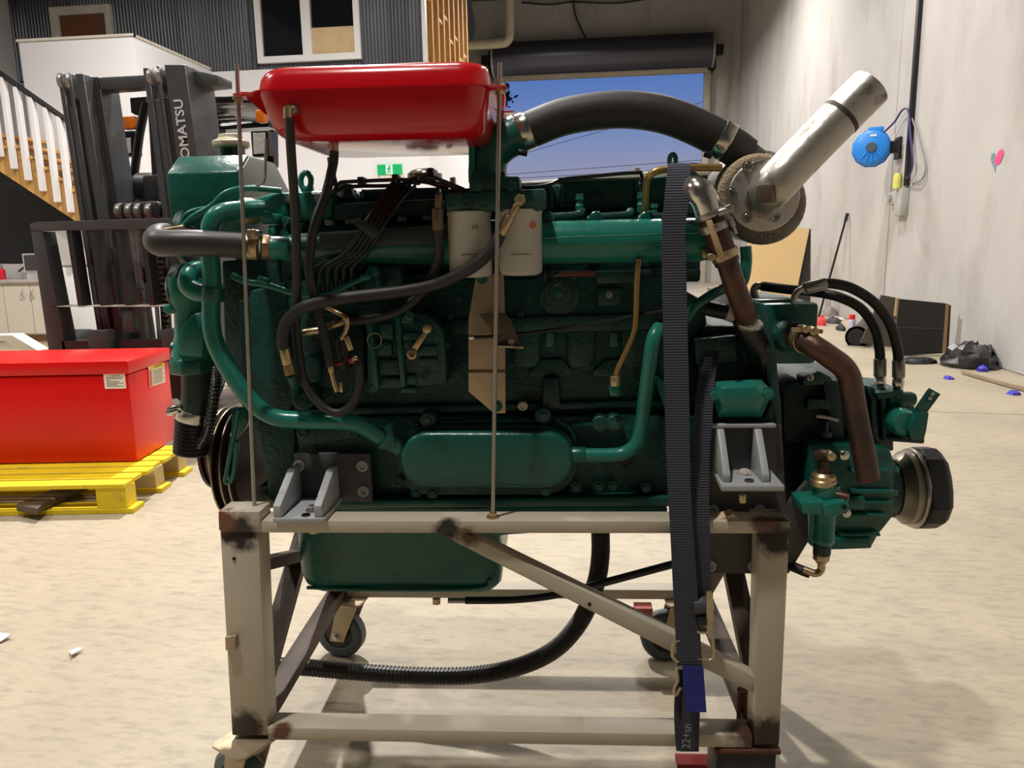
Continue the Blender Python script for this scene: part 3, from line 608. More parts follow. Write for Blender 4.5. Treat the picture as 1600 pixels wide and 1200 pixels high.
# left mast: nested channels with rollers at the top, then the right one
def railx(x, y): return x+(y-114)*(69/446)
def plate(x, w_, yt, d0, d1, m_, bot=560, sl=69/446):
    return part('mast_rail', fp([(x+(yt-114)*sl, yt), (x+w_+(yt-114)*sl, yt), (x+w_+(bot-114)*sl, bot), (x+(bot-114)*sl, bot)], d0, d1), m_, fk, bevel=.003, segs=1)
plate(89, 8, 114, 0, .16, KM); plate(97, 7, 166, .012, .14, KM); plate(104, 6, 114, .0, .18, KM); plate(110, 6.5, 166, .02, .16, KD); plate(117, 13, 115, 0, .2, KM); plate(131, 9, 118, .14, .3, KD); plate(141, 12, 120, .1, .3, KM)
sr_ = 60/446
plate(224, 9, 106, 0, .16, KM, sl=sr_); plate(233, 11.5, 156, .012, .14, KM, sl=sr_); plate(245, 5, 103, 0, .18, KM, sl=sr_); plate(250.5, 7, 152, .012, .16, KD, sl=sr_)
mr_ = plate(258, 33, 101, .0, .34, KM, sl=sr_)
for x, y in ((100.5, 128), (113.5, 128), (239, 121), (254, 119)):
    part('roller', xcyl(x-3.5, x+3.5, y, 14, .04, F=FK), mat('roller_steel', (140, 138, 134), .35, .5), fk, bevel=.004)
part('crossbar', fp([(150, 121), (226, 117), (227, 136), (155, 141)], .1, .22), KM, fk, bevel=.006)
part('top_arm', fp([(266, 104), (318, 112), (340, 117), (340, 130), (300, 134), (268, 122)], .1, .3), KM, fk, bevel=.008)
part('crossbar', fp([(160, 420), (300, 415), (300, 440), (162, 445)], .2, .26), KD, fk)
mb = MB(); A_ = FK.P(299, 263, -.002); B_ = FK.P(284, 150, -.002); up_ = (B_-A_).normalized(); sd_ = V((0, -1, 0)).cross(up_).normalized()
text_mb(mb, 'KOMATSU', A_, up_, -sd_ if (-sd_).dot(V((1, 0, 0))) < 0 else sd_, .082, .002, 1.08, .02)
part('lettering', mb, mat('letter_grey', (186, 186, 184), .5), mr_, label='pale grey maker lettering')
# chains, hoses, cylinders between the rails
for x0, x1 in ((190, 206), (212, 228), (243, 262)):
    a, b = FK.P(x0, 325, .1), FK.P(x1, 545, .1); mb = MB(); n = 26
    for i in range(n):
        p = a.lerp(b, (i+.5)/n); q = a.lerp(b, (i+.95)/n); mb.box(Frame((p.x, p.y, 0), 0), -.014 if i % 2 else -.02, .014 if i % 2 else .02, -.01, .01, q.z, p.z)
    part('lift_chain', mb, mat('chain_steel', (84, 80, 76), .4, .6), fk)
for x0, x1, y0 in ((200, 222, 322), (204, 226, 318), (209, 231, 316), (232, 250, 330)):
    part('hydraulic_hose', MB().tube(catmull([FK.P(x0, y0, .08), FK.P((x0+x1)/2, 430, .1), FK.P(x1, 540, .1)], 5), .014, 8), mat('hose_grey', (104, 102, 98), .5), fk)
part('lift_cylinder', MB().tube([FK.P(172, 150, .3), FK.P(205, 540, .3)], .035, 14), KD, fk)
part('lift_cylinder', MB().tube([FK.P(240, 170, .3), FK.P(262, 540, .3)], .035, 14), KD, fk)
part('pulley_bracket', fp([(178, 319), (245, 314), (252, 322), (250, 340), (182, 342)], .04, .16), KD, fk, bevel=.01)
for x in (189, 205, 219, 236):
    part('pulley', xcyl(x-4, x+4, 331, 13, .06, F=FK), mat('pulley_steel', (126, 122, 116), .35, .6), fk, bevel=.003)
part('valve_block', fp([(222, 275), (245, 272), (248, 312), (224, 316)], .2, .34), KD, fk, bevel=.01)
part('winch_drum', xcyl(218, 246, 296, 25, .4, F=FK), KD, fk, bevel=.01)
# load backrest
d = -.18
part('backrest_top', fp([(46, 350), (55, 347), (300, 339), (300, 356), (48, 361.5)], d, d+.05), KM, fk, bevel=.004)
part('backrest_side', fp([(48.2, 362), (66, 361.5), (104, 550), (76, 550)], d, d+.12), KM, fk, bevel=.004)
for xt, xb in ((103, 122), (139, 157), (179, 196), (218, 234), (258, 276)):
    part('backrest_bar', fp([(xt, 358), (xt+8, 358), (xb+8, 480), (xb, 480)], d+.01, d+.1), KD, fk)
part('backrest_shelf', fp([(82, 478.5), (290, 477), (290, 479), (82, 479.5)], d-.0, d+.12), mat('shelf_pale', (186, 184, 172), .5), fk)
part('carriage_plate', fp([(96, 533), (280, 530), (280, 556), (100, 558)], d, d+.06), KD, fk)
part('fork_hook', fp([(136, 517), (167, 516), (172, 552), (140, 552)], d-.06, d+.02), KM, fk, bevel=.004)
part('fork_hook', fp([(250, 515), (275, 514), (280, 550), (254, 550)], d-.06, d+.02), KM, fk, bevel=.004)
part('side_roller', fp([(192, 486), (206, 482), (208, 520), (190, 522)], d+.02, d+.1), KM, fk, bevel=.01)
part('lower_frame', fp([(110, 545), (300, 540), (300, 620), (115, 640)], .05, .5), KD, fk)
# cab: overhead guard, lights, body
KB = mat('forklift_gloss_black', (14, 14, 15), .25, 0, .1, 10)
part('overhead_guard', fp([(303, 152), (420, 146), (420, 160), (306, 162)], .9, 2.2), KB, fk, bevel=.01)
for i in range(5):
    part('guard_slat', fp([(310+i*3, 164+i*6), (420, 160+i*6), (420, 163+i*6), (312+i*3, 167+i*6)], 1.0+.22*i, 1.08+.22*i), KB, fk)
part('guard_frame', fp([(305, 160), (330, 160), (344, 198), (420, 188), (420, 198), (330, 204), (318, 198)], 1.9, 2.1), KB, fk)
part('guard_post', fp([(322, 196), (344, 196), (346, 330), (324, 330)], 1.9, 2.0), KB, fk)
part('mirror', fp([(292, 128), (303, 146), (306, 186), (299, 188)], .5, .54), KB, fk)
part('mirror', fp([(203, 153), (229, 151), (226, 166), (212, 180), (205, 176)], .5, .56), KB, fk)
part('light_post', MB().tube([FK.P(228, 160, .5), FK.P(218, 210, .5), FK.P(206, 300, .5)], .03, 10), KB, fk)
part('guard_bracket', fp([(300, 190), (311, 192), (308, 214), (300, 212)], .35, .5), KM, fk)
AM = mat('amber_lens', (204, 104, 14), .3, 0, .1, 20)
part('indicator', fp([(188, 182), (210, 181), (211, 200), (190, 202)], .5, .58), AM, fk, bevel=.008)
part('indicator', fp([(398, 172), (412, 171), (412, 190), (400, 191)], .5, .58), AM, fk, bevel=.008)
LN = mat('lamp_lens', (206, 206, 204), .3, .2, .25, 60)
for x in (184, 394):
    lp = part('work_lamp', fp([(x-3, 205), (x+25, 204), (x+26, 243), (x, 245)], .5, .6), KB, fk, bevel=.008)
    part('lens', fp([(x+1, 216 if x < 300 else 208), (x+20, 215 if x < 300 else 207), (x+21, 239), (x+2, 241)], .494, .5), LN, lp, bevel=.002, segs=1)
part('lamp_arm', fp([(412, 205), (427, 203), (428, 260), (415, 262)], .6, .68), KB, fk)
part('body', fp([(300, 350), (420, 345), (420, 560), (305, 565)], 1.0, 2.4), KB, fk, bevel=.02)
part('dash', fp([(200, 300), (300, 296), (300, 420), (210, 425)], .9, 1.3), KB, fk)
for x in (-.62, .36):
    wc_ = FK.L(FK.loc(FK.P(200, 400, .9)).x+x, .95, .3)
    ty = part('tyre', MB().lathe(wc_, FK.x, [(0, .2), (0, .27), (.02, .3), (.18, .3), (.2, .27), (.2, .2)], 28), BK, fk)
    part('wheel_rim', MB().lathe(wc_+FK.x*.02, FK.x, [(0, .2), (.16, .2)], 24), KM, ty)
# ================================================================== ENGINE STAND
def EL(x, y, z): return EF.L(x, y, z)
def ex(px, py, d): return EF.loc(e(px, py, d))
zt = ex(800, 814, 0).z; xl0 = ex(343, 815, 0).x; xl1 = ex(404, 900, 0).x; xr0_ = ex(1187, 900, 0).x; xr1_ = ex(1235, 830, 0).x
zb0 = ex(800, 1163, 0).z; zb1 = ex(800, 1143, 0).z
DB = .66
wl = lambda px, py, d: tuple(e(px, py, d))
BURN = (44, 34, 30)
CR = mat('cream_stand_paint', (192, 182, 162), .45, 0, .07, 5, .06, 40, ((128, 112, 92), .66, .82, 9),
         spots=[(wl(372, 832, 0), .045, BURN), (wl(350, 812, 0), .03, (120, 74, 50)), (wl(385, 1142, 0), .05, BURN), (wl(440, 1143, 0), .025, (96, 60, 38)), (wl(700, 830, 0), .032, BURN), (wl(730, 842, 0), .03, (110, 84, 62)), (wl(1212, 838, 0), .045, BURN), (wl(1195, 812, 0), .03, (96, 62, 40)), (wl(1200, 1150, 0), .05, BURN), (wl(1160, 1140, .02), .04, (80, 54, 38))])
SB = mat('brown_rusted_brace', (74, 58, 48), .6, .1, .3, 14, .2, 60)
sd = thing('engine_stand', 'cream welded steel engine stand on castors', 'engine stand', EL((xl0+xr1_)/2, DB/2, 0), 3.5)
part('top_rail', MB().box(EF, xl0, xr1_, 0, .056, zt-.026, zt), CR, sd, bevel=.003)
part('bottom_rail', MB().box(EF, xl1-.01, xr0_, 0.0, .056, zb0, zb1), CR, sd, bevel=.003)
part('post', prpx([(343, 828), (404, 828), (418, 1150), (362, 1150)], .0, .06), CR, sd, bevel=.004)
part('post', prpx([(1187, 833), (1234, 833), (1218, 1165), (1178, 1165)], .0, .06), CR, sd, bevel=.004)
part('top_rail', MB().box(EF, xl0, xr1_, DB, DB+.05, zt-.026, zt), CR, sd, bevel=.003)
part('bottom_rail', MB().box(EF, xl0, xr1_, DB, DB+.05, zb0, zb1), CR, sd, bevel=.003)
for x in (xl0, xr1_-.06):
    part('post', MB().box(EF, x, x+.06, DB, DB+.05, zb0, zt-.026), SB, sd, bevel=.004)
    part('side_rail', MB().box(EF, x, x+.05, .06, DB, zb0, zb1), SB, sd, bevel=.003)
    part('side_rail', MB().box(EF, x, x+.05, .06, DB, zt-.026, zt), CR, sd, bevel=.003)
    a = EL(x+.03, .06, zb1+.06); b = EL(x+.03, DB, zt-.03); mm = a.lerp(b, .48)
    part('side_brace', MB().ribbon([a, b], EF.x, .045, .025), SB, sd)
    part('side_brace', MB().ribbon([EL(x+.03, .05, zt-.12), mm], EF.x, .045, .025), SB, sd)
    part('side_brace', MB().ribbon([mm+EF.y*.04, EL(x+.03, DB-.02, zb1+.01)], EF.x, .045, .02), SB, sd)
part('diagonal_brace', prpx([(680, 830), (722, 830), (1058, 994), (1188, 1062), (1190, 1090), (1052, 1021), (712, 848)], .012, .05), CR, sd, bevel=.003)
bolts(sd, [(366, 873)], 0, 3, BKP, 'ring'); bolts(sd, [(921, 944)], .012, 3, BKP, 'ring')
part('clip', prpx([(351, 996), (368, 994), (368, 1016), (352, 1017)], -.012, .0), PL, sd, bevel=.002)
part('end_cap', prpx([(340, 799), (406, 799), (406, 830), (341, 830)], -.004, .058), RUST if False else CR, sd, bevel=.004)
WHL = mat('castor_rubber', (70, 82, 84), .5, 0, .1, 12); WCR = mat('castor_yoke', (176, 160, 130), .45, .3, .2, 12)
def castor(px, d, plate_z, yaw, rad, plate=True, lab=None):
    c = ex(*px, d); cx, cy = c.x, d
    r0 = thing  # castors belong to the stand
    ctr = EL(cx, cy, rad); a = math.radians(yaw); ax = V((math.cos(a), math.sin(a), 0)); bx = V((-ax.y, ax.x, 0))
    wq = part('castor_wheel', MB().lathe(ctr-ax*.02, ax, [(0, rad*.62), (0, rad*.9), (.006, rad), (.034, rad), (.04, rad*.9), (.04, rad*.62), (.036, rad*.6)], 32), WHL, sd)
    part('wheel_hub', MB().lathe(ctr-ax*.016, ax, [(0, rad*.62), (.032, rad*.62)], 24), BKP, wq)
    for s in (-1, 1):
        o = ctr+ax*s*.03; top = V((ctr.x, ctr.y, plate_z-.02))+bx*.04
        part('castor_yoke', MB().prism([o-bx*.022+V((0, 0, -.015)), o+bx*.022+V((0, 0, -.015)), V((o.x, o.y, plate_z-.012))+bx*.075, V((o.x, o.y, plate_z-.012))+bx*.01], ax*s*.004), WCR, sd)
        hw('bolt', sd, o+ax*s*.004, ax*s, .009, ST, 'axle_nut')
    part('castor_swivel', MB().lathe(V((ctr.x, ctr.y, plate_z-.018))+bx*.042, (0, 0, 1), [(0, .04), (.01, .045), (.016, .035)], 20), WCR, sd)
    q = V((ctr.x, ctr.y, plate_z-.006))+bx*.042
    part('castor_plate', MB().prism([q+ax*u*.06+bx*v*.05 for u, v in ((-1, -.8), (-.8, -1), (.8, -1), (1, -.8), (1, .8), (.8, 1), (-.8, 1), (-1, .8))], (0, 0, .006)), PL, sd, bevel=.001, segs=1)
castor((378, 1235), .03, zb0, -118, .075)
castor((533, 983), DB+.02, zb0, -98, .075)
fx0, fx1 = ex(1120, 1168, 0).x, ex(1214, 1168, 0).x
part('levelling_foot', MB().box(EF, fx0, fx1, .0, .09, .012, zb0-.006), mat('foot_black', (40, 36, 33), .5, .1, .2, 14), sd, bevel=.004)
part('foot_plate', MB().box(EF, fx0-.02, fx1+.02, -.015, .105, 0, .012), RUST, sd, bevel=.002)
part('foot_collar', MB().box(EF, fx0-.004, fx1+.008, -.004, .094, zb0-.012, zb0-.002), RUST, sd, bevel=.002)
castor((1040, 990), DB+.02, zb0, -84, .075)
part('jack_screw', pcyl((1160, 1078, .09), (1158, 1150, .09), 8), RUST, sd)
part('jack_collar', pcyl((1159, 1128, .09), (1158, 1150, .09), 15, [(0, .6), (.3, .8), (.4, 1), (1, 1)]), RUST, sd)
# red packing pads at the rear castors and floor debris
RW = mat('faded_red_paint', (176, 92, 88), .7)
single('red_pad', abox(992, 951, 1020, 962, DB-.04, DB+.0), RW, 'faded red pad on the rear stand rail beside the strap', 'pad')
rb = flo(1070, 1193)
single('red_strip', MB().box(Frame(rb, 3.5), -.02, .09, -.02, .02, 0, .012), mat('red_strip', (140, 44, 44), .6), 'dull red strip on the floor below the blue tag', 'strip')
# wood chock on the rail
single('wood_chock', MB().prism([EF.P(1116, 814, .01), EF.P(1146, 803, .01), EF.P(1156, 814, .01)], EF.y*.03), mat('chock_pine', (214, 184, 146), .7, 0, .08, 14), 'small pine wedge on the right end of the top rail', 'wedge')
# ================================================================== RED FUEL TANK ON RODS
TD0, TDM = -.02, .34
RT_ = mat('red_gloss_tank', (196, 14, 26), .2, 0, .08, 5, .03, 20, None, None, .4)
zf = ex(580, 142, 0).z
tk = thing('fuel_tank', 'glossy red steel fuel tank held up on threaded rods', 'fuel tank', EL(ex(580, 240, 0).x, .16, ex(580, 225, 0).z), 3.5)
def rrect(xa, xb, ya, yb, z, r, n=7):
    out = []
    for cx, cy, a0 in ((xb-r, yb-r, 0), (xa+r, yb-r, 90), (xa+r, ya+r, 180), (xb-r, ya+r, 270)):
        for i in range(n+1): t = math.radians(a0+90*i/n); out.append(EL(cx+r*math.cos(t), cy+r*math.sin(t), z))
    return out
X = lambda px, py: ex(px, py, 0).x
Z = lambda py: ex(580, py, 0).z
rings = []
for (xa, xb, py, ins) in ((455, 738, 217, .04), (438, 748, 213, .022), (426, 755, 204, .012), (418, 758, 192, .006), (400, 764, 150, .0), (396, 766, 141, 0)):
    rings.append(rrect(X(xa, py), X(xb, py), TD0+ins, TDM-ins, Z(py), .05))
part('lower_shell', MB().loft(rings), RT_, tk, smooth=50)
part('seam_flange', MB().prism(rrect(X(388, 140), X(772, 140), TD0-.008, TDM+.012, Z(141.2), .045), (0, 0, .0022)), RT_, tk)
rings = []
for (xa, xb, py, ins) in ((396, 766, 140, .0), (399, 763, 118, .004), (403, 760, 108, .01), (408, 755, 101, .02), (418, 745, 97.5, .035), (440, 725, 96, .06)):
    rings.append(rrect(X(xa, py), X(xb, py), TD0+ins, TDM-ins, Z(py), .05))
part('upper_shell', MB().loft(rings), RT_, tk, smooth=50)
for xa, xb in ((364, 400), (764, 792)):
    for dd in (.02, .29):
        part('mounting_ear', MB().box(EF, X(xa, 140), X(xb, 140), dd-.025, dd+.025, Z(143.5), Z(140)), RT_, tk, bevel=.006)
part('ear_gusset', MB().prism([e(x, y, .015) for x, y in ((374, 143.5), (404, 143.5), (416, 180), (396, 162))], EF.y*.004), RT_, tk)
part('end_flange', MB().prism([e(x, y, .29) for x, y in ((752, 143), (790, 143), (788, 185), (776, 232), (756, 236), (750, 205))], EF.y*.03), RT_, tk, bevel=.008)
hw('bolt', tk, e(458, 172, TD0), NY, .007, ST, 'outlet_screw')
part('outlet_elbow', pcyl((450, 168, TD0-.014), (450, 186, TD0-.014), 7).cyl(e(451, 170, TD0+.006), e(451, 170, TD0-.016), rp(e(451, 170, 0), 6)), ZN, tk)
part('outlet_elbow', pcyl((522, 220, .09), (522, 236, .09), 7), ZN, tk)
part('filler_cap', MB().lathe(EL(X(590, 100), .2, Z(96.5)), (0, 0, 1), [(0, .04), (.02, .045), (.03, .03)], 24), mat('blue_cap', (60, 120, 190), .4), tk)
RD = mat('threaded_rod_zinc', (168, 162, 154), .4, .8, .1, 20)
def rod(lab, p_top, p_bot, d, ear_y):
    a, b = e(*p_bot, d), e(*p_top, d)
    a = EF.P(*p_bot, d); a = V((a.x, a.y, zt)); 
    t = thing('threaded_rod', lab, 'threaded rod', a, 3.5, 'threaded rods holding the fuel tank')
    n = 150; L = (b-a).length; prof = []
    for i in range(n*2): prof.append((L*i/(n*2-1), .0043 if i % 2 else .0037))
    part('rod', MB().lathe(a, b-a, prof, 10), RD, t, smooth=80)
    u = (b-a).normalized(); zE = Z(ear_y)
    for zz in (Z(147.5), Z(138.5)):
        q = a+u*((zz-a.z)/u.z); part('nut', MB().hexn(q-u*.003, q+u*.004, .008), ZN, t); 
        part('washer', MB().cyl(q+u*(.0045 if zz < Z(142) else -.0055), q+u*(.006 if zz < Z(142) else -.004), .011), ZN, t)
    part('nut', MB().hexn(a+u*.003, a+u*.010, .008), ZN, t); part('washer', MB().cyl(a, a+u*.0025, .013), ZN, t)
rod('left front threaded rod standing at the rusty rail corner', (370, 100), (398, 803), .03, 140)
rod('right front threaded rod passing in front of the filters', (781, 98), (770, 806), .02, 140)
rod('left rear threaded rod behind the long green pipe', (418, 208), (415, 275), .29, 140) if False else None
# ================================================================== RATCHET STRAP
SBK = mat('strap_webbing', (50, 53, 66), .75, 0, .1, 8, 0, 60)
# woven cross ribs on the webbing
t = SBK.node_tree; g6 = t.nodes.new('ShaderNodeNewGeometry'); sp6 = t.nodes.new('ShaderNodeSeparateXYZ'); w6 = t.nodes.new('ShaderNodeMath'); w6.operation = 'MULTIPLY'; w6.inputs[1].default_value = 1250
s6 = t.nodes.new('ShaderNodeMath'); s6.operation = 'SINE'; b6 = t.nodes.new('ShaderNodeBump'); b6.inputs['Strength'].default_value = .8; b6.inputs['Distance'].default_value = .0012
t.links.new(g6.outputs['Position'], sp6.inputs[0]); t.links.new(sp6.outputs['Z'], w6.inputs[0]); t.links.new(w6.outputs[0], s6.inputs[0]); t.links.new(s6.outputs[0], b6.inputs['Height']); t.links.new(b6.outputs[0], t.nodes['Principled BSDF'].inputs['Normal'])
st_ = thing('ratchet_strap', 'dark grey ratchet strap hung over the engine and round the stand', 'ratchet strap', e(1065, 1040, -.02), 3.5)
def strip(rows, th=.0025, name='webbing', material=SBK):
    vs = []; fs = []
    rows2 = []
    L_ = catmull([e(a, y, d) for a, b, y, d in rows], 5); R_2 = catmull([e(b, y, d) for a, b, y, d in rows], 5); N = len(L_)
    for i in range(N):
        t = (L_[min(N-1, i+1)]-L_[max(0, i-1)]); nn = t.cross(R_2[i]-L_[i]).normalized()*th
        vs += [L_[i], R_2[i], R_2[i]+nn, L_[i]+nn]
    for i in range(N-1):
        for k in range(4): fs.append((i*4+k, i*4+(k+1) % 4, i*4+4+(k+1) % 4, i*4+4+k))
    fs += [(3, 2, 1, 0), tuple(range(N*4-4, N*4))]
    return part(name, MB().add(vs, fs), material, st_, smooth=60)
strip([(1062, 1094, 257, .22), (1048, 1080, 257, .13), (1043, 1079, 264, .085), (1038, 1077, 310, .05), (1034, 1071, 355, .04), (1034, 1072, 420, .035), (1036, 1074, 520, .02), (1039, 1077, 650, .0), (1043, 1079, 760, -.015), (1047, 1083, 830, -.02), (1052, 1090, 930, -.02), (1058, 1097, 1042, -.02)])
strip([(1106, 1126, 520, .16), (1100, 1122, 560, .12), (1090, 1116, 600, .07), (1084, 1113, 650, .04), (1080, 1108, 720, .02), (1078, 1108, 800, -.006), (1084, 1110, 870, -.008), (1090, 1108, 940, -.004)])
strip([(1060, 1084, 1046, -.012), (1056, 1082, 1070, -.012), (1053, 1078, 1110, -.01), (1056, 1090, 1168, -.012), (1060, 1092, 1172, -.018), (1066, 1092, 1168, -.024), (1066, 1094, 1100, -.024), (1068, 1096, 1050, -.022)])
mb = MB(); A_ = e(1078, 1170, -.0285); B_ = e(1080, 1120, -.0285)
text_mb(mb, '22+sn', A_, B_-A_, -EF.x, .024, .0, .95)
part('strap_print', mb, mat('print_grey', (150, 150, 152), .7), st_, label='faded grey printing on the strap tail')
BT = mat('blue_tag', (22, 36, 120), .4, 0, .25, 20)
part('tag', MB().prism([e(1066, 1042, -.03), e(1099, 1042, -.03), e(1104, 1113, -.045), e(1072, 1113, -.045)], EF.y*.0012), BT, st_, label='glossy dark blue label')
RA = mat('ratchet_zinc', (186, 172, 140), .35, .7, .15, 16)
part('ratchet_frame', prpx([(1104, 925), (1112, 924), (1116, 950), (1113, 992), (1108, 1000), (1104, 985)], -.03, -.026), RA, st_, bevel=.001)
part('ratchet_drum', pcyl((1082, 945, -.01), (1108, 945, -.01), 15), DG, st_, bevel=.002)
part('ratchet_handle', abox(1090, 965, 1109, 978, -.03, .01), BKP, st_, bevel=.002)
part('ratchet_handle', abox(1090, 988, 1108, 991, -.03, .01), RA, st_, bevel=.001)
part('hook', MB().tube(catmull([e(1109, 985, -.02), e(1114, 1005, -.02), e(1113, 1030, -.02), e(1094, 1029, -.02), e(1090, 1029, -.02)], 5), .003, 8), RA, st_)
part('hook', MB().tube(catmull([e(1062, 1000, -.02), e(1053, 1005, -.02), e(1051, 1025, -.02), e(1060, 1034, -.02)], 5), .0035, 8), RA, st_)
part('hook', MB().tube(catmull([e(1066, 1040, -.02), e(1058, 1045, -.02), e(1060, 1062, -.02), e(1054, 1075, -.02), e(1056, 1086, -.02), e(1064, 1074, -.02)], 5), .0035, 8), RA, st_)
# ================================================================== THE ENGINE
en = thing('marine_engine', 'dark green six-cylinder marine diesel engine with gearbox on the stand', 'engine', EL(ex(760, 900, .2).x, .33, ex(620, 930, .2).z), 3.5)
def ep(name, mb, m_=G, bevel=.003, parent=None, **k): return part(name, mb, m_, parent or en, bevel=bevel, **k)
def stp(x0, y0, x1, y1, d0, d1, r=None): return prpx(stadium(x0, y0, x1, y1, 8, r), d0, d1)
# --- block and head
blk = ep('cylinder_block', prpx([(440, 440), (1030, 432), (1100, 470), (1112, 560), (1112, 788), (455, 793), (440, 740)], .18, .56), GC, .006)
ep('cylinder_head', prpx([(440, 352), (1095, 335), (1095, 440), (440, 446)], .23, .52), GC, .006)
ep('head_gasket_rail', abox(560, 425, 1095, 437, .19, .24), GD)
ep('block_skirt', prpx([(455, 655), (620, 650), (1050, 650), (1110, 655), (1110, 784), (455, 790)], .15, .2), GC, .006)
ep('pan_rail', abox(458, 776, 1048, 792, .135, .2), GD, .003)
ep('pan_flange', prpx([(440, 784), (1045, 776), (1045, 790), (440, 797)], .12, .16), G, .003)
ep('block_ledge', prpx([(690, 500), (1040, 488), (1040, 516), (690, 524)], .165, .19), GC, .006)
ep('block_ledge', prpx([(450, 640), (1040, 626), (1040, 636), (450, 652)], .16, .19), GC, .004)
for x in (800, 885, 970):
    ep('block_rib', prpx([(x+2, 516), (x+44, 515), (x+44, 566), (x+34, 575), (x+8, 576), (x+2, 568)], .165, .19), GC, .006)
for x in (848, 948):
    ep('block_slot', prpx([(x+6, 520), (x+16, 520), (x+18, 542), (x+4, 542)], .172, .19), mat('pale_green_casting', (60, 104, 88), .5), .002)
    ep('water_jacket_step', prpx([(x-22, 580), (x-2, 562), (x+30, 560), (x+46, 578), (x+46, 588), (x-22, 590)], .168, .19), GC, .004)
ep('camshaft_bulge', prpx([(848, 590), (874, 590), (878, 640), (846, 642)], .14, .19), GD, .01)
ep('round_cover', fcyl(872, 458, 26, .155, .19, [(0, .5), (.02, .52), (.1, .55), (.12, .76), (.25, .78), (.3, .72), (.4, .72), (.45, .95), (.6, 1), (1, 1)]), GC, 0)
ep('cover_boss', fcyl(872, 459, 7, .148, .16), G, .002)
ep('cover_ear', prpx(stadium(849, 421, 869, 445, 6), .17, .19), GC, .003); bolts(en, [(858, 429)], .168, 4, BKP, 'ring')
ep('cover_plate', fcyl(874, 462, 33, .175, .19), GC, .002)
ep('serial_plate', abox(872, 424, 930, 432, .168, .172), mat('copper_plate', (120, 70, 42), .5, .3), .001)
ep('cast_pad', abox(932, 424, 1000, 443, .165, .19), GC, .003)
mb = MB(); text_mb(mb, '6CTA 8.3', e(940, 440, .164), EF.x, V((0, 0, 1)), .018, .0005) if False else None
ep('cast_pad', abox(934, 450, 970, 478, .168, .19), GC, .003)
bolts(en, [(952, 460)], .166, 4, CH)
bolts(en, [(717, 468), (824, 465), (812, 492), (703, 494), (700, 540), (702, 580)], .172, 6, GC, 'ring')
bolts(en, [(817, 634)], .15, 8, ST, 'ring')
for x, y in ((668, 657), (848, 650), (938, 663), (960, 662)):
    ep('boss', fcyl(x, y, 13, .125, .16), GC, .003)
bolts(en, [(668, 657), (848, 650), (963, 662)], .125, 7, G)
bolts(en, [(650, 770), (675, 772), (853, 768), (900, 762), (935, 760), (958, 760), (1010, 762), (560, 772)], .13, 6, G)
ep('manifold_rail', tpx([(690, 660, .14), (760, 658, .14), (838, 657, .14)], 3.5, 8), G, 0)
ep('manifold_rail', tpx([(868, 655, .14), (890, 670, .14), (898, 690, .14)], 3.5, 8), G, 0)
ep('manifold_rail', tpx([(893, 664, .14), (958, 662, .14)], 3.5, 8), G, 0)
ep('manifold_rail', tpx([(655, 662, .14), (635, 678, .14), (622, 700, .14)], 3.5, 8), G, 0)
# --- oil cooler cover
ep('cooler_flange', stp(617, 664, 903, 774, .125, .15), GC, .004)
ep('cooler_cover', stp(624, 676, 896, 764, .085, .13), G, .012, segs=4, smooth=50)
bolts(en, [(622, 752)], .12, 9, GC, 'ring'); bolts(en, [(676, 770), (852, 766)], .115, 7, G)
ep('cooler_port', pcyl((893, 711, .11), (915, 711, .11), 13), G, .002)
ep('cooler_pipe', tpx([(905, 711, .11), (950, 711, .11), (975, 708, .11), (995, 692, .11), (1003, 660, .11), (1008, 620, .1), (1015, 570, .09), (1021, 530, .09), (1030, 512, .11)], 11, 16), GM, 0)
bolts(en, [(977, 722)], .15, 9, BKP, 'ring')
# --- long water pipe on the left
ep('water_pipe', tpx([(408, 326, .16), (375, 328, .1), (345, 333, .07), (330, 350, .06), (328, 385, .06), (331, 440, .06), (330, 500, .06), (338, 540, .06), (365, 590, .06), (398, 632, .065), (430, 652, .07), (475, 657, .075), (530, 658, .08), (560, 663, .09), (590, 680, .1), (625, 700, .115)], 13.5, 18, 7), GM, 0)
ep('pipe_collar', pcyl((333, 448, .06), (332, 470, .06), 18), G, .002)
ep('pipe_collar', pcyl((597, 684, .1), (606, 690, .105), 17), G, .002)
ep('pipe_clamp', prpx([(600, 668), (612, 664), (618, 702), (606, 706)], .09, .12), G, .002)
# --- front end: gear case, brackets, pulleys
ep('gear_case', prpx([(388, 455), (445, 440), (458, 620), (460, 790), (425, 790), (405, 700), (392, 600)], .17, .55), GC, .008)
ep('gear_case_cover', prpx([(402, 660), (460, 668), (462, 760), (440, 792), (420, 780)], .14, .3), GC, .006)
ep('case_web', prpx([(462, 672), (560, 670), (556, 684), (468, 700)], .14, .16), GC, .003)
bolts(en, [(472, 676), (552, 676)], .135, 8, GC, 'ring')
ep('accessory_bracket', prpx([(372, 470), (398, 462), (412, 560), (405, 640), (380, 640)], .2, .4), GD, .006)
ep('front_plate', prpx([(392, 640), (420, 650), (424, 700), (398, 690)], .16, .25), GC, .004)
ep('lower_bracket', prpx([(404, 760), (440, 756), (446, 792), (415, 796)], .16, .3), GC, .004)
PU = mat('rusty_pulley', (66, 48, 40), .5, .4, .3, 12)
pu = ep('crank_pulley', xcyl(336, 352, 700, 62, .3, [(0, .9), (.02, 1), (.3, 1), (.35, .86), (.6, .86), (.65, 1), (1, 1)], 48), PU, 0)
ep('pulley_rim', xcyl(352, 356, 702, 66, .3), mat('worn_rim', (160, 146, 124), .35, .7), .001, pu)
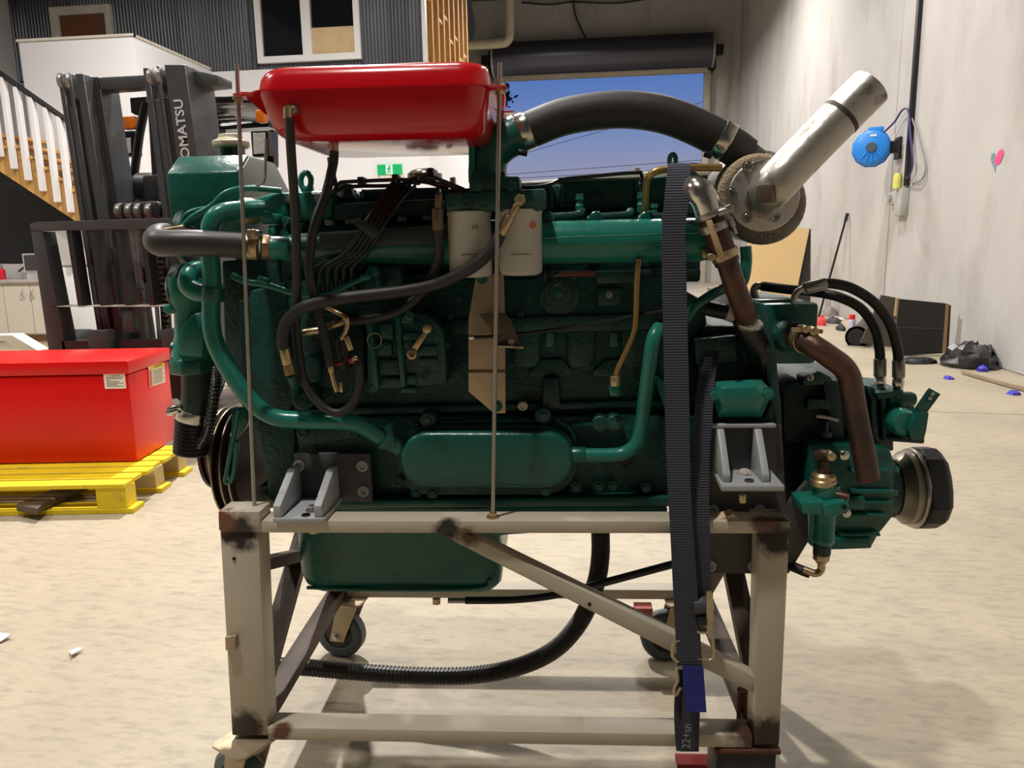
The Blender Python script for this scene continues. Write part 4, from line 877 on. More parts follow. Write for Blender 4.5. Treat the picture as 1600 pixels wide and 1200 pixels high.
p2 = ep('crank_pulley', xcyl(366, 402, 722, 86, .3, [(0, 1), (.08, 1), (.1, .86), (.3, .86), (.33, 1), (.4, 1), (.43, .86), (.63, .86), (.66, 1), (.73, 1), (.76, .86), (.95, .86), (1, 1)], 48), PU, 0)
for x in (366, 379, 391):
    ep('pulley_rim', xcyl(x, x+2.5, 722, 87, .3), MT['worn_rim'], .0005, p2)
ep('belt_guard_rod', tpx([(372, 640, .17), (365, 680, .17), (355, 735, .17), (352, 752, .17), (360, 752, .17), (366, 735, .17), (370, 690, .17)], 4, 8), GM, 0)
ep('guard_bracket', prpx([(362, 638), (388, 640), (385, 665), (366, 690), (360, 690)], .17, .19), G, .002)
# --- water pump casting, hose and clamp
ep('water_pump_body', vcyl(302, 432, 560, 30, .17, [(0, 1.05), (.12, 1.02), (.3, .8), (.55, .72), (.75, .95), (.9, 1.02), (1, .9)], 28), GM, 0, smooth=60)
ep('pump_disc', xcyl(276, 296, 452, 40, .19, [(0, .85), (.2, 1), (.85, 1), (1, .9)], 32), GC, 0)
ep('pump_elbow', tpx([(340, 425, .12), (310, 422, .1), (296, 430, .08), (296, 448, .07), (318, 458, .07), (345, 456, .1)], 15, 14), GM, 0)
ep('pump_flange', vcyl(303, 555, 582, 36, .17, [(0, .9), (.1, 1), (.75, 1), (.9, .9), (1, .8)], 8), G, .004)
ep('pump_lug', prpx([(252, 478), (282, 474), (284, 488), (262, 492), (253, 488)], .14, .2), GM, .005)
ep('pump_web', prpx([(280, 510), (302, 488), (318, 530), (316, 560), (276, 556)], .12, .2), GM, .008)
for x, y in ((273, 542), (274, 560)): ep('stud_nut', pcyl((x-4, y, .15), (x+8, y, .15), 8, n=6), G, .001)
ep('pump_outlet', tpx([(308, 578, .17), (309, 610, .17), (306, 640, .17), (302, 660, .17)], 24, 20), mat('dark_green_rubber', (30, 52, 42), .45, 0, .12, 12), 0)
ep('hose_clamp', pcyl((305, 640, .17), (302, 656, .17), 28), CH, .002)
ep('clamp_screw', pcyl((263, 640, .12), (284, 636, .12), 5, n=8).tube([e(262, 645, .12), e(280, 640, .12)], .008, 8), CH, .001)
n = 9; P0, P1 = e(302, 652, .17), e(299, 706, .17); pr = [(0, .85)]
for i in range(n): pr += [((i+.2)/n, .98), ((i+.7)/n, 1.0), ((i+.95)/n, .94)]
pr += [(1, .9)]
ep('rubber_sleeve', pcyl((302, 654, .17), (298, 708, .17), 27, pr, 28), BK, 0)
qq = catmull([e(340, 572, .12), e(338, 600, .12), e(332, 640, .13), e(324, 675, .14), (e(310, 700, .15))], 12)
ep('spiral_hose', MB().tube(qq, [rp(qq[0], 8.5 if i % 2 else 6.5) for i in range(len(qq))], 12), BKP, 0)
ep('spiral_wire', MB().tube([p+EF.x*math.cos(i*1.57)*.0115+NY*math.sin(i*1.57)*.0115 for i, p in enumerate(catmull(qq, 4))][:190], .0012, 5), CH, 0)
# --- header tank at the front
def EZ(px, py, d): return ex(px, py, d).z
hx0, hx1 = ex(264, 320, .24).x, ex(376, 320, .24).x
zA = EZ(320, 370, .24); zB = EZ(320, 269, .24); zC = EZ(350, 243, .30)
prof = [(.24, zA), (.24, zB), (.30, zC), (.47, zC), (.56, zC-.06), (.58, zA)]
hd = ep('header_tank', MB().prism([EL(hx0, y, z) for y, z in prof], EF.x*(hx1-hx0)), G, .006)
ep('header_end_plate', MB().prism([EL(hx1+.001, y, z) for y, z in [(.246, zA+.004), (.246, zB-.002), (.303, zC-.005), (.467, zC-.005), (.554, zC-.064), (.574, zA+.004)]], EF.x*.002), mat('bare_galvanised', (146, 150, 146), .5, .3, .12, 18, 0, 60, ((100, 106, 102), .6, .66, 8)), .001, hd, label='bare grey end plate')
cq = EL(ex(357, 240, .36).x, .38, zC)
ep('filler_neck', MB().lathe(cq, (0, 0, 1), [(0, .03), (.03, .03)], 20), G, 0, hd); ep('filler_cap', MB().lathe(cq+V((0, 0, .025)), (0, 0, 1), [(0, .038), (.004, .044), (.014, .044), (.02, .03), (.03, .028)], 8), mat('cap_metal', (196, 186, 160), .4, .4), .002, hd)
ep('header_hose', tpx([(300, 372, .2), (285, 352, .2), (292, 335, .2), (318, 326, .2), (345, 328, .2)], 4, 10), GM, 0)
ep('header_pipe', tpx([(282, 358, .18), (300, 340, .18), (330, 322, .18), (352, 302, .18), (385, 294, .18), (440, 298, .2)], 4.5, 10), GM, 0)
ep('belt_drive_disc', xcyl(288, 300, 372, 44, .26), GD, .004)
ep('thermostat_housing', prpx([(385, 312), (430, 300), (520, 296), (520, 345), (440, 350), (400, 350)], .2, .34), GM, .012)
ep('thermostat_ring', pcyl((376, 330, .15), (402, 330, .17), 21), ZN, .003)
for x, y in ((428, 340), (444, 366), (424, 362), (446, 345)):
    ep('stud_nut', fcyl(x, y, 7, .15, .19, n=6), GM, .002)
ep('front_bracket', prpx([(418, 352), (470, 348), (474, 372), (424, 378)], .17, .22), GD, .003)
# --- black bypass hose on the left
ep('bypass_hose', tpx([(300, 372, .2), (262, 368, .15), (248, 370, .08), (246, 378, .03), (262, 380, .02), (310, 380, .03), (385, 384, .06)], 18.5, 20, 7), mat('grey_rubber', (52, 50, 50), .42, 0, .12, 12), 0)
ep('hose_clamp', pcyl((384, 384, .06), (404, 386, .065), 21), ZN, .002)
ep('clamp_screw', fcyl(394, 364, 6, .035, .07), ZN, .002); ep('clamp_screw', prpx([(384, 358), (404, 360), (403, 374), (385, 373)], .04, .06), ST, .002)
ep('clamp_screw', pcyl((250, 361, .06), (287, 355, .06), 4, n=8), ZN, .001)
ep('pipe_nut', pcyl((409, 386, .065), (423, 387, .07), 20, n=6), mat('bronze', (140, 116, 88), .4, .7), .003)
ep('air_pipe_end', pcyl((423, 387, .07), (452, 388, .075), 18, [(0, .9), (.08, 1), (.85, 1), (1, .85)]), GM, 0)
# --- air manifold
def manifold(x0, y0, r0, x1, y1, r1, d):
    A, B = e(x0, y0, d), e(x1, y1, d); return MB().lathe(A, B-A, [(0, rp(A, r0)*.8), (.01, rp(A, r0)), ((B-A).length-.03, rp(B, r1)), ((B-A).length-.01, rp(B, r1)*.9), ((B-A).length, rp(B, r1)*.6)], 28)
ep('air_manifold', manifold(448, 388, 22, 700, 383, 30, .13), G, 0)
ep('air_manifold', manifold(690, 382, 32, 1118, 374, 34, .13), GM, 0)
ep('weld_seam', tpx([(848, 372, .085), (950, 369, .083), (1100, 364, .083)], 1.6, 6), GM, 0)
ep('manifold_plenum', prpx([(497, 364), (700, 353), (700, 380), (497, 390)], .09, .2), mat('dark_plenum', (44, 50, 47), .5), .005)
ep('manifold_stay', prpx([(1096, 390), (1110, 388), (1110, 402), (1098, 404)], .08, .1), ZN, .002)
ep('dark_fill_block', prpx([(346, 408), (445, 400), (445, 660), (402, 668), (352, 600)], .3, .5), GD, .006)  # filler block, coloured dark to stand in for the shadowed front-end parts
ep('cover_backing', prpx([(442, 302), (1108, 282), (1108, 345), (442, 350)], .3, .43), GD, .004)
# --- rocker covers and top gear
RKD = mat('rocker_green', (16, 74, 64), .4, 0, .15, 10)
for x0, x1, yt, yb in ((440, 560, 300, 345), (562, 690, 296, 342), (775, 868, 288, 332), (872, 1002, 280, 330), (1006, 1110, 277, 328)):
    rk = ep('rocker_cover', prpx([(x0, yb), (x0+2, yt), (x1-2, yt-3), (x1, yb)], .26, .44), RKD, .012, segs=3)
    ep('cover_rim', tpx([(x0+6, yb-4, .256), (x0+8, yt+6, .256), (x0+12, yt+3, .256), (x1-12, yt, .256), (x1-8, yt+3, .256), (x1-6, yb-4, .256)], 3, 8, 3), RKD, 0, rk)
for x0 in (872, 1006):
    ep('cover_crease', tpx([(x0+4, 322, .25), (x0+30, 318, .25), (x0+48, 302, .25), (x0+66, 302, .25), (x0+82, 318, .25)], 2.5, 8), GD, 0)
ep('cover_lit_edge', prpx([(780, 287), (1010, 268), (1110, 264), (1110, 276), (780, 296)], .34, .42), mat('painted_lit_edge', (206, 198, 176), .4), .006, label='cover top edge painted pale as if lit')  # pale strip stands in for lamp light on the rounded cover tops
for x, y in ((996, 266), (708, 281)): ep('top_bolt', vcyl(x, y-4, y+14, 5, .37, n=8), ST, .001)
for x, y in ((906, 315), (1002, 312), (1022, 330)):
    inj = ep('injector', vcyl(x, y-10, 345, 7, .2, [(0, .8), (.3, .8), (.32, 1), (.6, 1), (.65, .75), (.8, .75), (.82, .95), (1, .8)], 10), GM, 0)
    ep('injector_nut', vcyl(x, y-12, y-4, 6, .2, n=6), G, .001, inj)
for x in (862, 938, 1018):
    ep('intake_elbow', tpx([(x-20, 344, .16), (x, 340, .16), (x+40, 337, .18), (x+48, 330, .2)], 7, 10), GC, 0)
    ep('elbow_boss', fcyl(x-6, 341, 11, .13, .18), G, .003)
ep('fuel_line', tpx([(812, 292, .2), (838, 292, .2), (860, 288, .2), (880, 280, .2), (920, 276, .22), (990, 270, .22), (1003, 276, .22), (1004, 330, .22)], 3, 8), mat('black_green_line', (20, 34, 30), .4), 0)
ep('line_clip', abox(872, 277, 882, 286, .19, .22), BKP, .002)
# top-left: lines, bolts, brackets
ep('fuel_line', tpx([(520, 300, .2), (530, 287, .2), (545, 284, .2), (640, 281, .2), (690, 288, .2), (720, 296, .2)], 3, 8), BKP, 0)
ep('fuel_line', tpx([(500, 320, .2), (530, 296, .2), (560, 291, .2), (610, 290, .2), (660, 284, .2), (700, 296, .2)], 3, 8), BKP, 0)
ep('fuel_line', tpx([(655, 281, .16), (670, 276, .16), (690, 282, .16), (725, 296, .16)], 3, 8), BKP, 0)
for x, y in ((563, 282), (617, 278), (673, 276), (672, 268), (648, 282)): ep('line_clip', abox(x-5, y-6, x+5, y+6, .18, .21), BKP, .002)
ep('head_boss', vcyl(541, 288, 310, 14, .24, [(0, 1.2), (.3, 1), (1, .8)], 18), GD, .002)
ep('glass_bowl', vcyl(664, 264, 284, 27, .36, [(0, 1), (.6, 1), (.85, .8), (1, .5)], 20), mat('amber_glass', (150, 132, 116), .15, .2, .3, 25), 0)
for x in (453, 498):
    ep('head_bracket', abox(x-12, 302, x+12, 320, .19, .24), GC, .003); bolts(en, [(x, 310)], .19, 5, CH)
    ep('bracket_leg', prpx([(x-8, 318), (x+10, 318), (x+6, 352), (x, 356)], .2, .24), GD, .003)
le = ep('lifting_eye', MB().tube(catmull([e(478+8*math.cos(t), 283+13*math.sin(t), .25) for t in [i*2*math.pi/14 for i in range(14)]], 2, True), .0065, 8, closed=True), GM, 0)
ep('eye_leg', prpx([(470, 290), (488, 290), (490, 320), (468, 320)], .245, .258), GM, .003, le)
le2 = ep('lifting_eye', MB().tube(catmull([e(1051+5*math.cos(t), 251+10*math.sin(t), .2) for t in [i*2*math.pi/14 for i in range(14)]], 2, True), .005, 8, closed=True), GM, 0)
ep('eye_leg', prpx([(1045, 255), (1057, 255), (1058, 300), (1044, 300)], .195, .205), GM, .002, le2)
ep('rail_gallery', prpx([(520, 318), (690, 310), (690, 335), (520, 345)], .2, .26), GC, .006)
for x, y in ((508, 348), (540, 346), (622, 343), (660, 341)):
    ep('head_bolt', xcyl(x, x+14, y, 5, .2, n=6), mat('pale_nut', (150, 160, 150), .35, .5), .001)
# --- fuel filters
FWH = mat('filter_white', (186, 182, 172), .5, 0, .06, 9, 0, 60, ((110, 104, 94), .7, .8, 24))
ep('filter_head', prpx([(694, 302), (735, 300), (818, 296), (852, 294), (854, 326), (840, 330), (696, 331)], .05, .16), GC, .006)
ep('filter_mount', abox(733, 276, 812, 304, .06, .18), GC, .004)
bolts(en, [(748, 292), (800, 292)], .06, 9, GC); bolts(en, [(729, 316)], .05, 8, GC, 'ring')
for x, yt, yb, lg in ((736, 330, 433, 0), (814, 327, 430, 1)):
    f = ep('fuel_filter', vcyl(x, yt, yb, 33.5, .085, [(0, .7), (.015, .86), (.04, .95), (.08, 1), (.93, 1), (.95, 1.04), (.99, 1.04), (1, .97)], 36), FWH, 0, label='white spin-on fuel filter')
    ep('filter_print', prpx([(x-16, 398), (x+18, 397), (x+18, 397.8), (x-16, 398.8)], .0415, .043), TX, 0, f)
fc = EF.loc(e(814, 352, .085)); rr_ = rp(e(814, 430, .085), 33.5)
fl2 = [o for o in en.children if o.name.startswith('fuel_filter')]
mb = MB(); lp_ = e(833, 352, .05)
tn = math.asin(min(.9, (EF.loc(lp_).x-fc.x)/rr_)); cen = EL(fc.x+rr_*math.sin(tn)*1.004, .085-rr_*math.cos(tn)*1.004, EF.loc(lp_).z); tx_ = EF.x*math.cos(tn)+EF.y*math.sin(tn)
mb.prism([cen+tx_*.0075*math.cos(a_)+V((0, 0, .0075*math.sin(a_))) for a_ in [i*math.pi/3+.52 for i in range(6)]], (EF.y*math.cos(tn)-EF.x*math.sin(tn))*.0016)
ep('filter_logo', mb, mat('orange_print', (206, 110, 60), .6), 0, fl2[-1])
mb = MB(); fc2 = EF.loc(e(736, 352, .085)); tn = .35
text_mb(mb, 'FF', EL(fc2.x+rr_*math.sin(tn-.2)*1.01, .085-rr_*math.cos(tn-.2)*1.01, EF.loc(e(736, 360, .05)).z), EF.x*math.cos(tn)+EF.y*math.sin(tn), V((0, 0, 1)), .014, .0006)
ep('filter_lettering', mb, TX, 0, fl2[0])
# --- intake elbow and big charge-air hose
ep('intake_elbow', tpx([(762, 285, .2), (762, 262, .2), (768, 240, .2), (786, 222, .2), (812, 208, .2)], 30, 24), G, 0, smooth=60)
ep('elbow_flange', abox(734, 268, 790, 284, .12, .3), G, .004)
ep('elbow_bracket', prpx([(732, 222), (742, 220), (742, 280), (732, 280)], .16, .2), GM, .003)
big = [(800, 214, .2), (830, 202, .2), (880, 183, .2), (940, 173, .2), (990, 172, .2), (1040, 180, .2), (1090, 199, .2), (1140, 226, .2), (1165, 244, .2)]
ep('charge_air_hose', tpx(big, 28, 28, 8), BKH, 0)
ep('hose_clamp', pcyl((812, 209, .2), (829, 202, .2), 30), CH, .002); ep('hose_clamp', pcyl((1121, 214, .2), (1138, 224, .2), 30), CH, .002)
ep('clamp_screw', pcyl((810, 237, .15), (824, 240, .15), 5, n=8), BKP, .001)
ep('clamp_screw', pcyl((1100, 240, .15), (1112, 244, .15), 5, n=8), BKP, .001)
ep('compressor_inlet', pcyl((1138, 226, .2), (1180, 258, .2), 26), DG, .003)
# --- turbocharger
TB = .14
ep('compressor_scroll', fcyl(1184, 304, 72, .2, .3, [(0, .8), (.1, .95), (.3, 1), (.8, 1), (1, .85)], 40), mat('cast_aluminium', (156, 150, 142), .45, .6, .12, 16, .3, 90), 0)
tc_ = [e(1190+50*math.cos(i*2*math.pi/40), 311+50*math.sin(i*2*math.pi/40), TB+.03) for i in range(40)]
ep('turbine_scroll', MB().tube(tc_, [rp(tc_[0], 17+5*math.sin(i*2*math.pi/40+.3)) for i in range(40)], 18, closed=True), CI, 0)
ep('turbine_core', fcyl(1190, 309, 52, TB, TB+.1), CI, .003)
ls = [e(1190+60*math.cos(math.radians(a)), 311+62*math.sin(math.radians(a)), TB+.01) for a in range(150, 300, 8)]
ep('exhaust_lagging', MB().tube(ls, [rp(ls[0], 7+4*math.sin(math.pi*i/(len(ls)-1))) for i in range(len(ls))], 12), LAG, 0)
fd = TB-.01
tf = ep('outlet_flange', fcyl(1194, 306, 56, fd, fd+.02), AL, .002)
for x, y in ((1168, 260), (1143, 301), (1167, 340), (1212, 338), (1232, 300)): 
    p = e(x, y, fd-.0005); hw('socket', en, p, NY, rp(p, 6.6), CH)
mb = MB(); A_ = e(1165, 374, TB-.022); text_mb(mb, 'HOLSET', A_, EF.x, V((0, 0, 1)), .0145, .0, 1.1); ep('cast_lettering', mb, mat('dark_letter', (44, 40, 36), .7), 0, label='maker name cast on the turbine housing')
xp = [(1194, 312, fd+.01), (1197, 306, fd-.02), (1204, 297, fd-.045), (1218, 281, fd-.055), (1250, 247, fd-.05), (1300, 196, fd-.045), (1360, 136, fd-.04)]
P_ = [e(*q) for q in xp]; Rr = rp(P_[-1], 33)
pts_ = catmull(P_, 6)
ep('exhaust_pipe', MB().tube(pts_, Rr, 32, caps=False).tube(pts_[::-1], Rr*.93, 32, caps=False).loft([[pts_[-1]] * 3, [pts_[-1]] * 3]) if False else MB().tube(pts_, Rr, 32), AL, 0, smooth=50)
jp = [e(1311, 185, fd-.045), e(1316, 180, fd-.045)]
ep('pipe_joint', MB().tube(jp, Rr*1.012, 32), mat('dark_joint_band', (70, 62, 54), .6, .4), 0)  # thin dark band round the pipe at its joint
bq = e(1196, 302, fd-.09); ep('square_boss', MB().box(Frame(V((bq.x, bq.y, 0)), -28), -.015, .015, -.012, .05, bq.z-.016, bq.z+.016), mat('dark_boss', (88, 74, 64), .5, .5, .25, 20, .2, 60), .004)
mb = MB(); A_ = e(1278, 205, fd-.0915); B_ = e(1292, 193, fd-.0915)
# --- bronze oil feed tube
OIL = mat('bronze_tube', (164, 132, 84), .35, .65, .12, 15)
ep('oil_feed_tube', tpx([(1128, 262, .1), (1080, 262, .1), (1038, 265, .1), (1018, 272, .1), (1010, 290, .12), (1008, 345, .16)], 6, 12), OIL, 0)
ep('oil_feed_tube', tpx([(998, 404, .1), (995, 440, .1), (993, 505, .1), (985, 535, .1), (966, 575, .1), (962, 592, .1)], 4.5, 12), OIL, 0)
ep('tube_nut', pcyl((961, 588, .1), (961, 603, .1), 9, n=6), ZN, .002); ep('tube_union', pcyl((961, 602, .11), (961, 618, .11), 10, n=6), GM, .002)
# --- steel elbow, silicone hose, copper pipe by the strap
ep('elbow_flange', pcyl((1069, 300, .12), (1074, 300, .11), 34, [(0, 1), (1, 1)]), GC, .003)
ep('steel_elbow', tpx([(1074, 296, .11), (1088, 298, .06), (1101, 312, .05), (1109, 334, .05)], 21, 22), CH, 0)
ep('steel_elbow_lip', pcyl((1107, 330, .05), (1111, 340, .05), 23), ST, .003)
ep('silicone_hose', pcyl((1109, 338, .05), (1137, 412, .05), 20), BR, .003)
ep('hose_stripe', MB().prism([e(1103, 345, .026), e(1112, 342, .024), e(1135, 407, .024), e(1126, 411, .026)], EF.y*.01), TAN, .001)
ep('hose_clamp', pcyl((1113, 350, .05), (1117, 362, .05), 22), ST, .002); ep('hose_clamp', pcyl((1130, 392, .05), (1135, 404, .05), 22), ZN, .002)
ep('clamp_screw', pcyl((1122, 333, .02), (1144, 326, .02), 6, n=8), ST, .001); ep('clamp_screw', fcyl(1141, 325, 6, .005, .03), ST, .001); ep('clamp_screw', fcyl(1112, 402, 6, .015, .04), ZN, .001)
ep('copper_pipe', tpx([(1136, 408, .05), (1146, 440, .05), (1156, 468, .055), (1163, 488, .07), (1166, 500, .1)], 17, 20), CO, 0)
ep('drain_cock', pcyl((1140, 340, .05), (1150, 366, .05), 5, [(0, 1), (.5, 1), (.55, .6), (1, .6)]), ST, .001)
ep('taped_joint', tpx([(1166, 500, .1), (1172, 520, .11), (1186, 545, .12), (1192, 580, .14)], 21, 16), mat('black_tape', (16, 16, 17), .3, 0, .2, 20, .5, 40), 0)
ep('foil_wrap', MB().ball(e(1172, 508, .09), .022, 14, 8, (1.2, .8, .7)), mat('foil', (190, 190, 186), .25, .8, .3, 40, .8, 60), 0)
ep('hose_stub', tpx([(1098, 480, .14), (1125, 486, .13), (1150, 490, .12)], 12, 14), BKP, 0); ep('stub_fitting', pcyl((1136, 487, .12), (1150, 491, .12), 12), mat('cream_fitting', (196, 188, 170), .5), .002)
ep('support_tube', tpx([(1072, 500, .1), (1085, 480, .1), (1110, 462, .1), (1140, 446, .12)], 8, 12), G, 0)
ep('drain_tube', tpx([(1165, 385, .16), (1166, 410, .16), (1160, 440, .16), (1140, 460, .16)], 9, 12), GM, 0)
# --- right end of the block, bell housing
ep('flywheel_housing', prpx([(1100, 508), (1185, 508), (1205, 540), (1222, 660), (1228, 780), (1228, 800), (1090, 800), (1090, 540)], .16, .58), GD, .008)
ep('bell_flange', prpx([(1176, 470), (1196, 475), (1212, 540), (1222, 640), (1226, 770), (1224, 800), (1206, 800), (1206, 650), (1192, 540)], .1, .56), GC, .005)
ep('housing_rib', prpx([(1085, 530), (1150, 524), (1152, 566), (1088, 570)], .13, .17), GD, .004)
ep('block_end_plate', abox(1030, 505, 1060, 620, .14, .2), GC, .004)
ep('starter_guard', prpx([(1022, 588), (1045, 600), (1060, 655), (1046, 660)], .11, .13), GM, .003)
# green lit housing cover
cvr = MB().loft([[e(x, y, .12) for x, y in ((1112, 615), (1118, 596), (1190, 592), (1207, 614), (1190, 652), (1122, 652))], [e(x, y, .07) for x, y in ((1112, 615), (1118, 596), (1190, 592), (1207, 614), (1190, 652), (1122, 652))], [e(x, y, .045) for x, y in ((1124, 617), (1130, 606), (1180, 604), (1190, 616), (1180, 634), (1130, 634))]])
ep('housing_cover', cvr, GM, .003); bolts(en, [(1116, 617), (1198, 615)], .06, 8, GM)
ep('cover_skirt', prpx([(1110, 652), (1195, 652), (1206, 630), (1210, 660), (1200, 668), (1112, 668)], .09, .14), GD, .004)
# --- dark grey adaptor plate and right mount
ap = ep('adaptor_plate', prpx([(1098, 664), (1222, 664), (1229, 788), (1262, 752), (1264, 846), (1233, 897), (1106, 897)], .07, .085), DG, .003)
for x, y in ((1114, 797), (1187, 797), (1110, 884), (1177, 884)):
    p = e(x, y, .0695); hw('ring', ap, p, NY, rp(p, 9), MG)
mt = ep('engine_mount', MB().prism([e(1114, 664, .065), e(1212, 662, .065), e(1214, 745, .065), e(1114, 745, .065)], EF.y*.008), DG, .002)
ep('mount_rim', abox(1113, 663, 1213, 669, .05, .066), MG, .002, mt)
zpl = ex(1170, 768, -.04).z
xa, xb = ex(1127, 768, -.04).x, ex(1226, 768, -.04).x
ep('mount_foot', MB().prism([EL(xa, -.04, zpl), EL(xb, -.04, zpl), EL(ex(1204, 735, .065).x, .065, zpl), EL(ex(1114, 735, .065).x, .065, zpl)], V((0, 0, .011))), MG, .002, mt)
for xt0, xt1, xb0, xb1 in ((1116, 1126, 1129, 1141), (1171, 1187, 1184, 1207)):
    T0, B0 = EF.loc(e((xt0+xt1)/2, 668, .06)), EF.loc(e((xb0+xb1)/2, 738, -.0))
    xg = (T0.x+B0.x)/2; 
    ep('mount_gusset', MB().prism([EL(xg-.007, .065, zpl+.01), EL(xg-.007, -.02, zpl+.01), EL(xg-.007, -.02, zpl+.026), EL(xg-.007, .045, T0.z), EL(xg-.007, .065, T0.z)], EF.x*.014), MG, .002, mt)
hw('ring', mt, V((0, 0, .0112))+EL(ex(1170, 755, -.01).x, -.012, zpl), (0, 0, 1), .009, DG)
ep('mount_bolt', pcyl((1160, 772, .0), (1160, 785, .0), 6), ZN, .001, mt)
ep('weld_bead', MB().ball(EL(ex(1165, 730, .03).x, .035, zpl+.012), .014, 10, 6, (1, 1, .7)), mat('weld_rough', (190, 182, 168), .8, .1, .3, 40, 1, 80), 0, mt)
# --- left mount
lm = ep('engine_mount', abox(461, 709, 580, 785, .115, .13), DG, .003)
for x, y in ((467, 728), (566, 728), (568, 767)):
    p = e(x, y, .1145); hw('ring', lm, p, NY, rp(p, 9), MG)
zfp = zt+.001; xa, xb = ex(427, 812, -.012).x, ex(508, 812, -.012).x
ep('mount_foot', MB().box(EF, xa, xb, -.016, .115, zfp, zfp+.01), MG, .002, lm)
for px0 in (432, 496):
    xg = ex(px0, 790, -.012).x; zt1 = ex(px0+20, 730, .1).z
    ep('mount_gusset', MB().prism([EL(xg-.008, -.012, zfp+.01), EL(xg-.008, .116, zfp+.01), EL(xg-.008, .116, zt1), EL(xg-.008, .085, zt1), EL(xg-.008, -.012, zfp+.034)], EF.x*.016), MG, .002, lm)
hw('bolt', lm, EL((xa+xb)/2+.015, .03, zfp+.01), (0, 0, 1), .011, ST); hw('ring', lm, EL((xa+xb)/2+.01, .0, zfp+.0098), (0, 0, 1), .009, BKP)
ep('mount_bolt', MB().cyl(EL((xa+xb)/2+.015, .03, zt-.036), EL((xa+xb)/2+.015, .03, zt-.024), .012, n=12), ZN, .001, lm)
# --- oil pan
def prring(x0, x1, y0, y1, z, r): return rrect(x0, x1, y0, y1, z, r, 6)
sx0, sx1 = ex(458, 860, .17).x, ex(782, 860, .17).x; z0p, z1p = ex(620, 934, .17).z, ex(620, 795, .17).z
ep('oil_sump', MB().loft([prring(sx0+.05, sx1-.04, .215, .48, z0p, .04), prring(sx0+.022, sx1-.014, .188, .505, z0p+.006, .045), prring(sx0+.01, sx1-.003, .176, .517, z0p+.022, .045), prring(sx0+.002, sx1, .17, .52, z0p+.05, .045), prring(sx0, sx1, .17, .52, z1p, .045)]), G, 0, smooth=50)
ep('sump_shallow', prpx([(700, 790), (1044, 790), (1044, 826), (960, 834), (880, 832), (790, 838), (700, 850)], .18, .5), G, .01)
ep('sump_rib', tpx([(480, 918, .178), (600, 921, .17), (745, 919, .172), (768, 905, .172)], 3, 8), G, 0)
ep('drain_plug', pcyl((682, 934, .25), (682, 943, .25), 7, n=6), ZN, .001)
ep('drain_fitting', pcyl((700, 938, .25), (727, 938, .25), 4.5), ST, .001)
ep('drain_hose', tpx([(727, 938, .25), (800, 937, .25), (865, 930, .25), (930, 914, .24), (990, 898, .22), (1050, 882, .2), (1075, 876, .2)], 6, 12), BKP, 0)
# --- corrugated breather hose
ch_ = catmull([e(938, 820, .3), e(938, 870, .3), e(930, 915, .3), e(908, 968, .31), e(870, 1012, .32), e(815, 1040, .34), e(740, 1055, .36), e(650, 1056, .38), e(560, 1050, .4), e(480, 1043, .42), e(430, 1040, .42)], 60)
base_r = rp(ch_[0], 14.2)
rad = [base_r*(1.05 if (i//2) % 2 else .94) for i in range(len(ch_))]
ep('corrugated_hose', MB().tube(ch_, rad, 14), mat('conduit_black', (36, 35, 34), .42, 0, .1, 12), 0, smooth=25)
hb = 1
# --- injection pump
ip = ep('injection_pump', prpx([(572, 512), (590, 498), (640, 488), (668, 492), (690, 512), (696, 540), (698, 600), (640, 606), (574, 610)], .1, .19), GC, .006)
ep('pump_flange', prpx([(570, 500), (580, 498), (592, 608), (580, 612)], .08, .19), G, .004)
ep('pump_flange', prpx([(616, 494), (624, 493), (634, 604), (626, 606)], .085, .19), G, .003)
for a_ in ((594, 506, 614, 530), (626, 492, 646, 506), (628, 520, 654, 532), (630, 532, 644, 546), (592, 562, 624, 586), (596, 590, 626, 602), (634, 586, 650, 600), (654, 560, 684, 572), (584, 536, 612, 556), (652, 540, 682, 556)):
    ep('pump_pad', abox(*a_, .09, .15), GC, .003)
bolts(en, [(640, 493), (664, 590)], .088, 7, G, 'ring'); bolts(en, [(583, 606), (604, 543)], .085, 6, G)
ep('pump_rounded_end', fcyl(655, 520, 34, .12, .19), GC, .006)
ep('pump_foot', abox(627, 606, 650, 614, .09, .16), G, .002); ep('pump_stud', xcyl(690, 702, 538, 6, .13, n=8), G, .001)
lv = ep('stop_lever', MB().prism([e(641, 546, .07), e(650, 550, .07), e(668, 522, .07), e(662, 517, .07)], EF.y*.006), ZN, .001)
ep('lever_eye', MB().lathe(e(667, 514, .068), EF.y, [(0, .009), (.008, .009)], 18), ZN, .001, lv); ep('lever_boss', MB().lathe(e(643, 554, .064), EF.y, [(0, .010), (.014, .012)], 12), ZN, .001, lv)
ep('lever_nut', MB().lathe(e(643, 554, .061), EF.y, [(0, .007), (.003, .007)], 6), RUST, .0005, lv)
ep('wire_ring', MB().tube([e(585+11*math.cos(i*math.pi/12), 532+11.5*math.sin(i*math.pi/12), .075) for i in range(24)], .0011, 6, closed=True), ZN, 0)
ep('lift_pump', vcyl(585, 416, 450, 15, .11, [(0, 1.1), (.3, 1), (.5, .7), (.7, .8), (1, .5)], 14), G, 0)
ep('lift_pump_body', prpx([(560, 446), (572, 420), (625, 414), (630, 440), (618, 456), (566, 460)], .13, .19), GC, .006)
for i in range(6): ep('delivery_valve', vcyl(482+i*13, 436, 470, 5, .15, [(0, 1), (.4, 1), (.45, .7), (1, .7)], 8), GC, 0)
ep('governor_body', prpx([(470, 500), (505, 490), (555, 492), (570, 520), (572, 600), (540, 612), (490, 606), (470, 590)], .16, .24), GD, .01)
ep('oil_canister', vcyl(490, 550, 595, 16, .12, [(0, .8), (.2, 1), (.8, 1), (1, .7)], 18), GC, 0)
ep('boost_housing', fcyl(472, 625, 18, .12, .2), GC, .006)
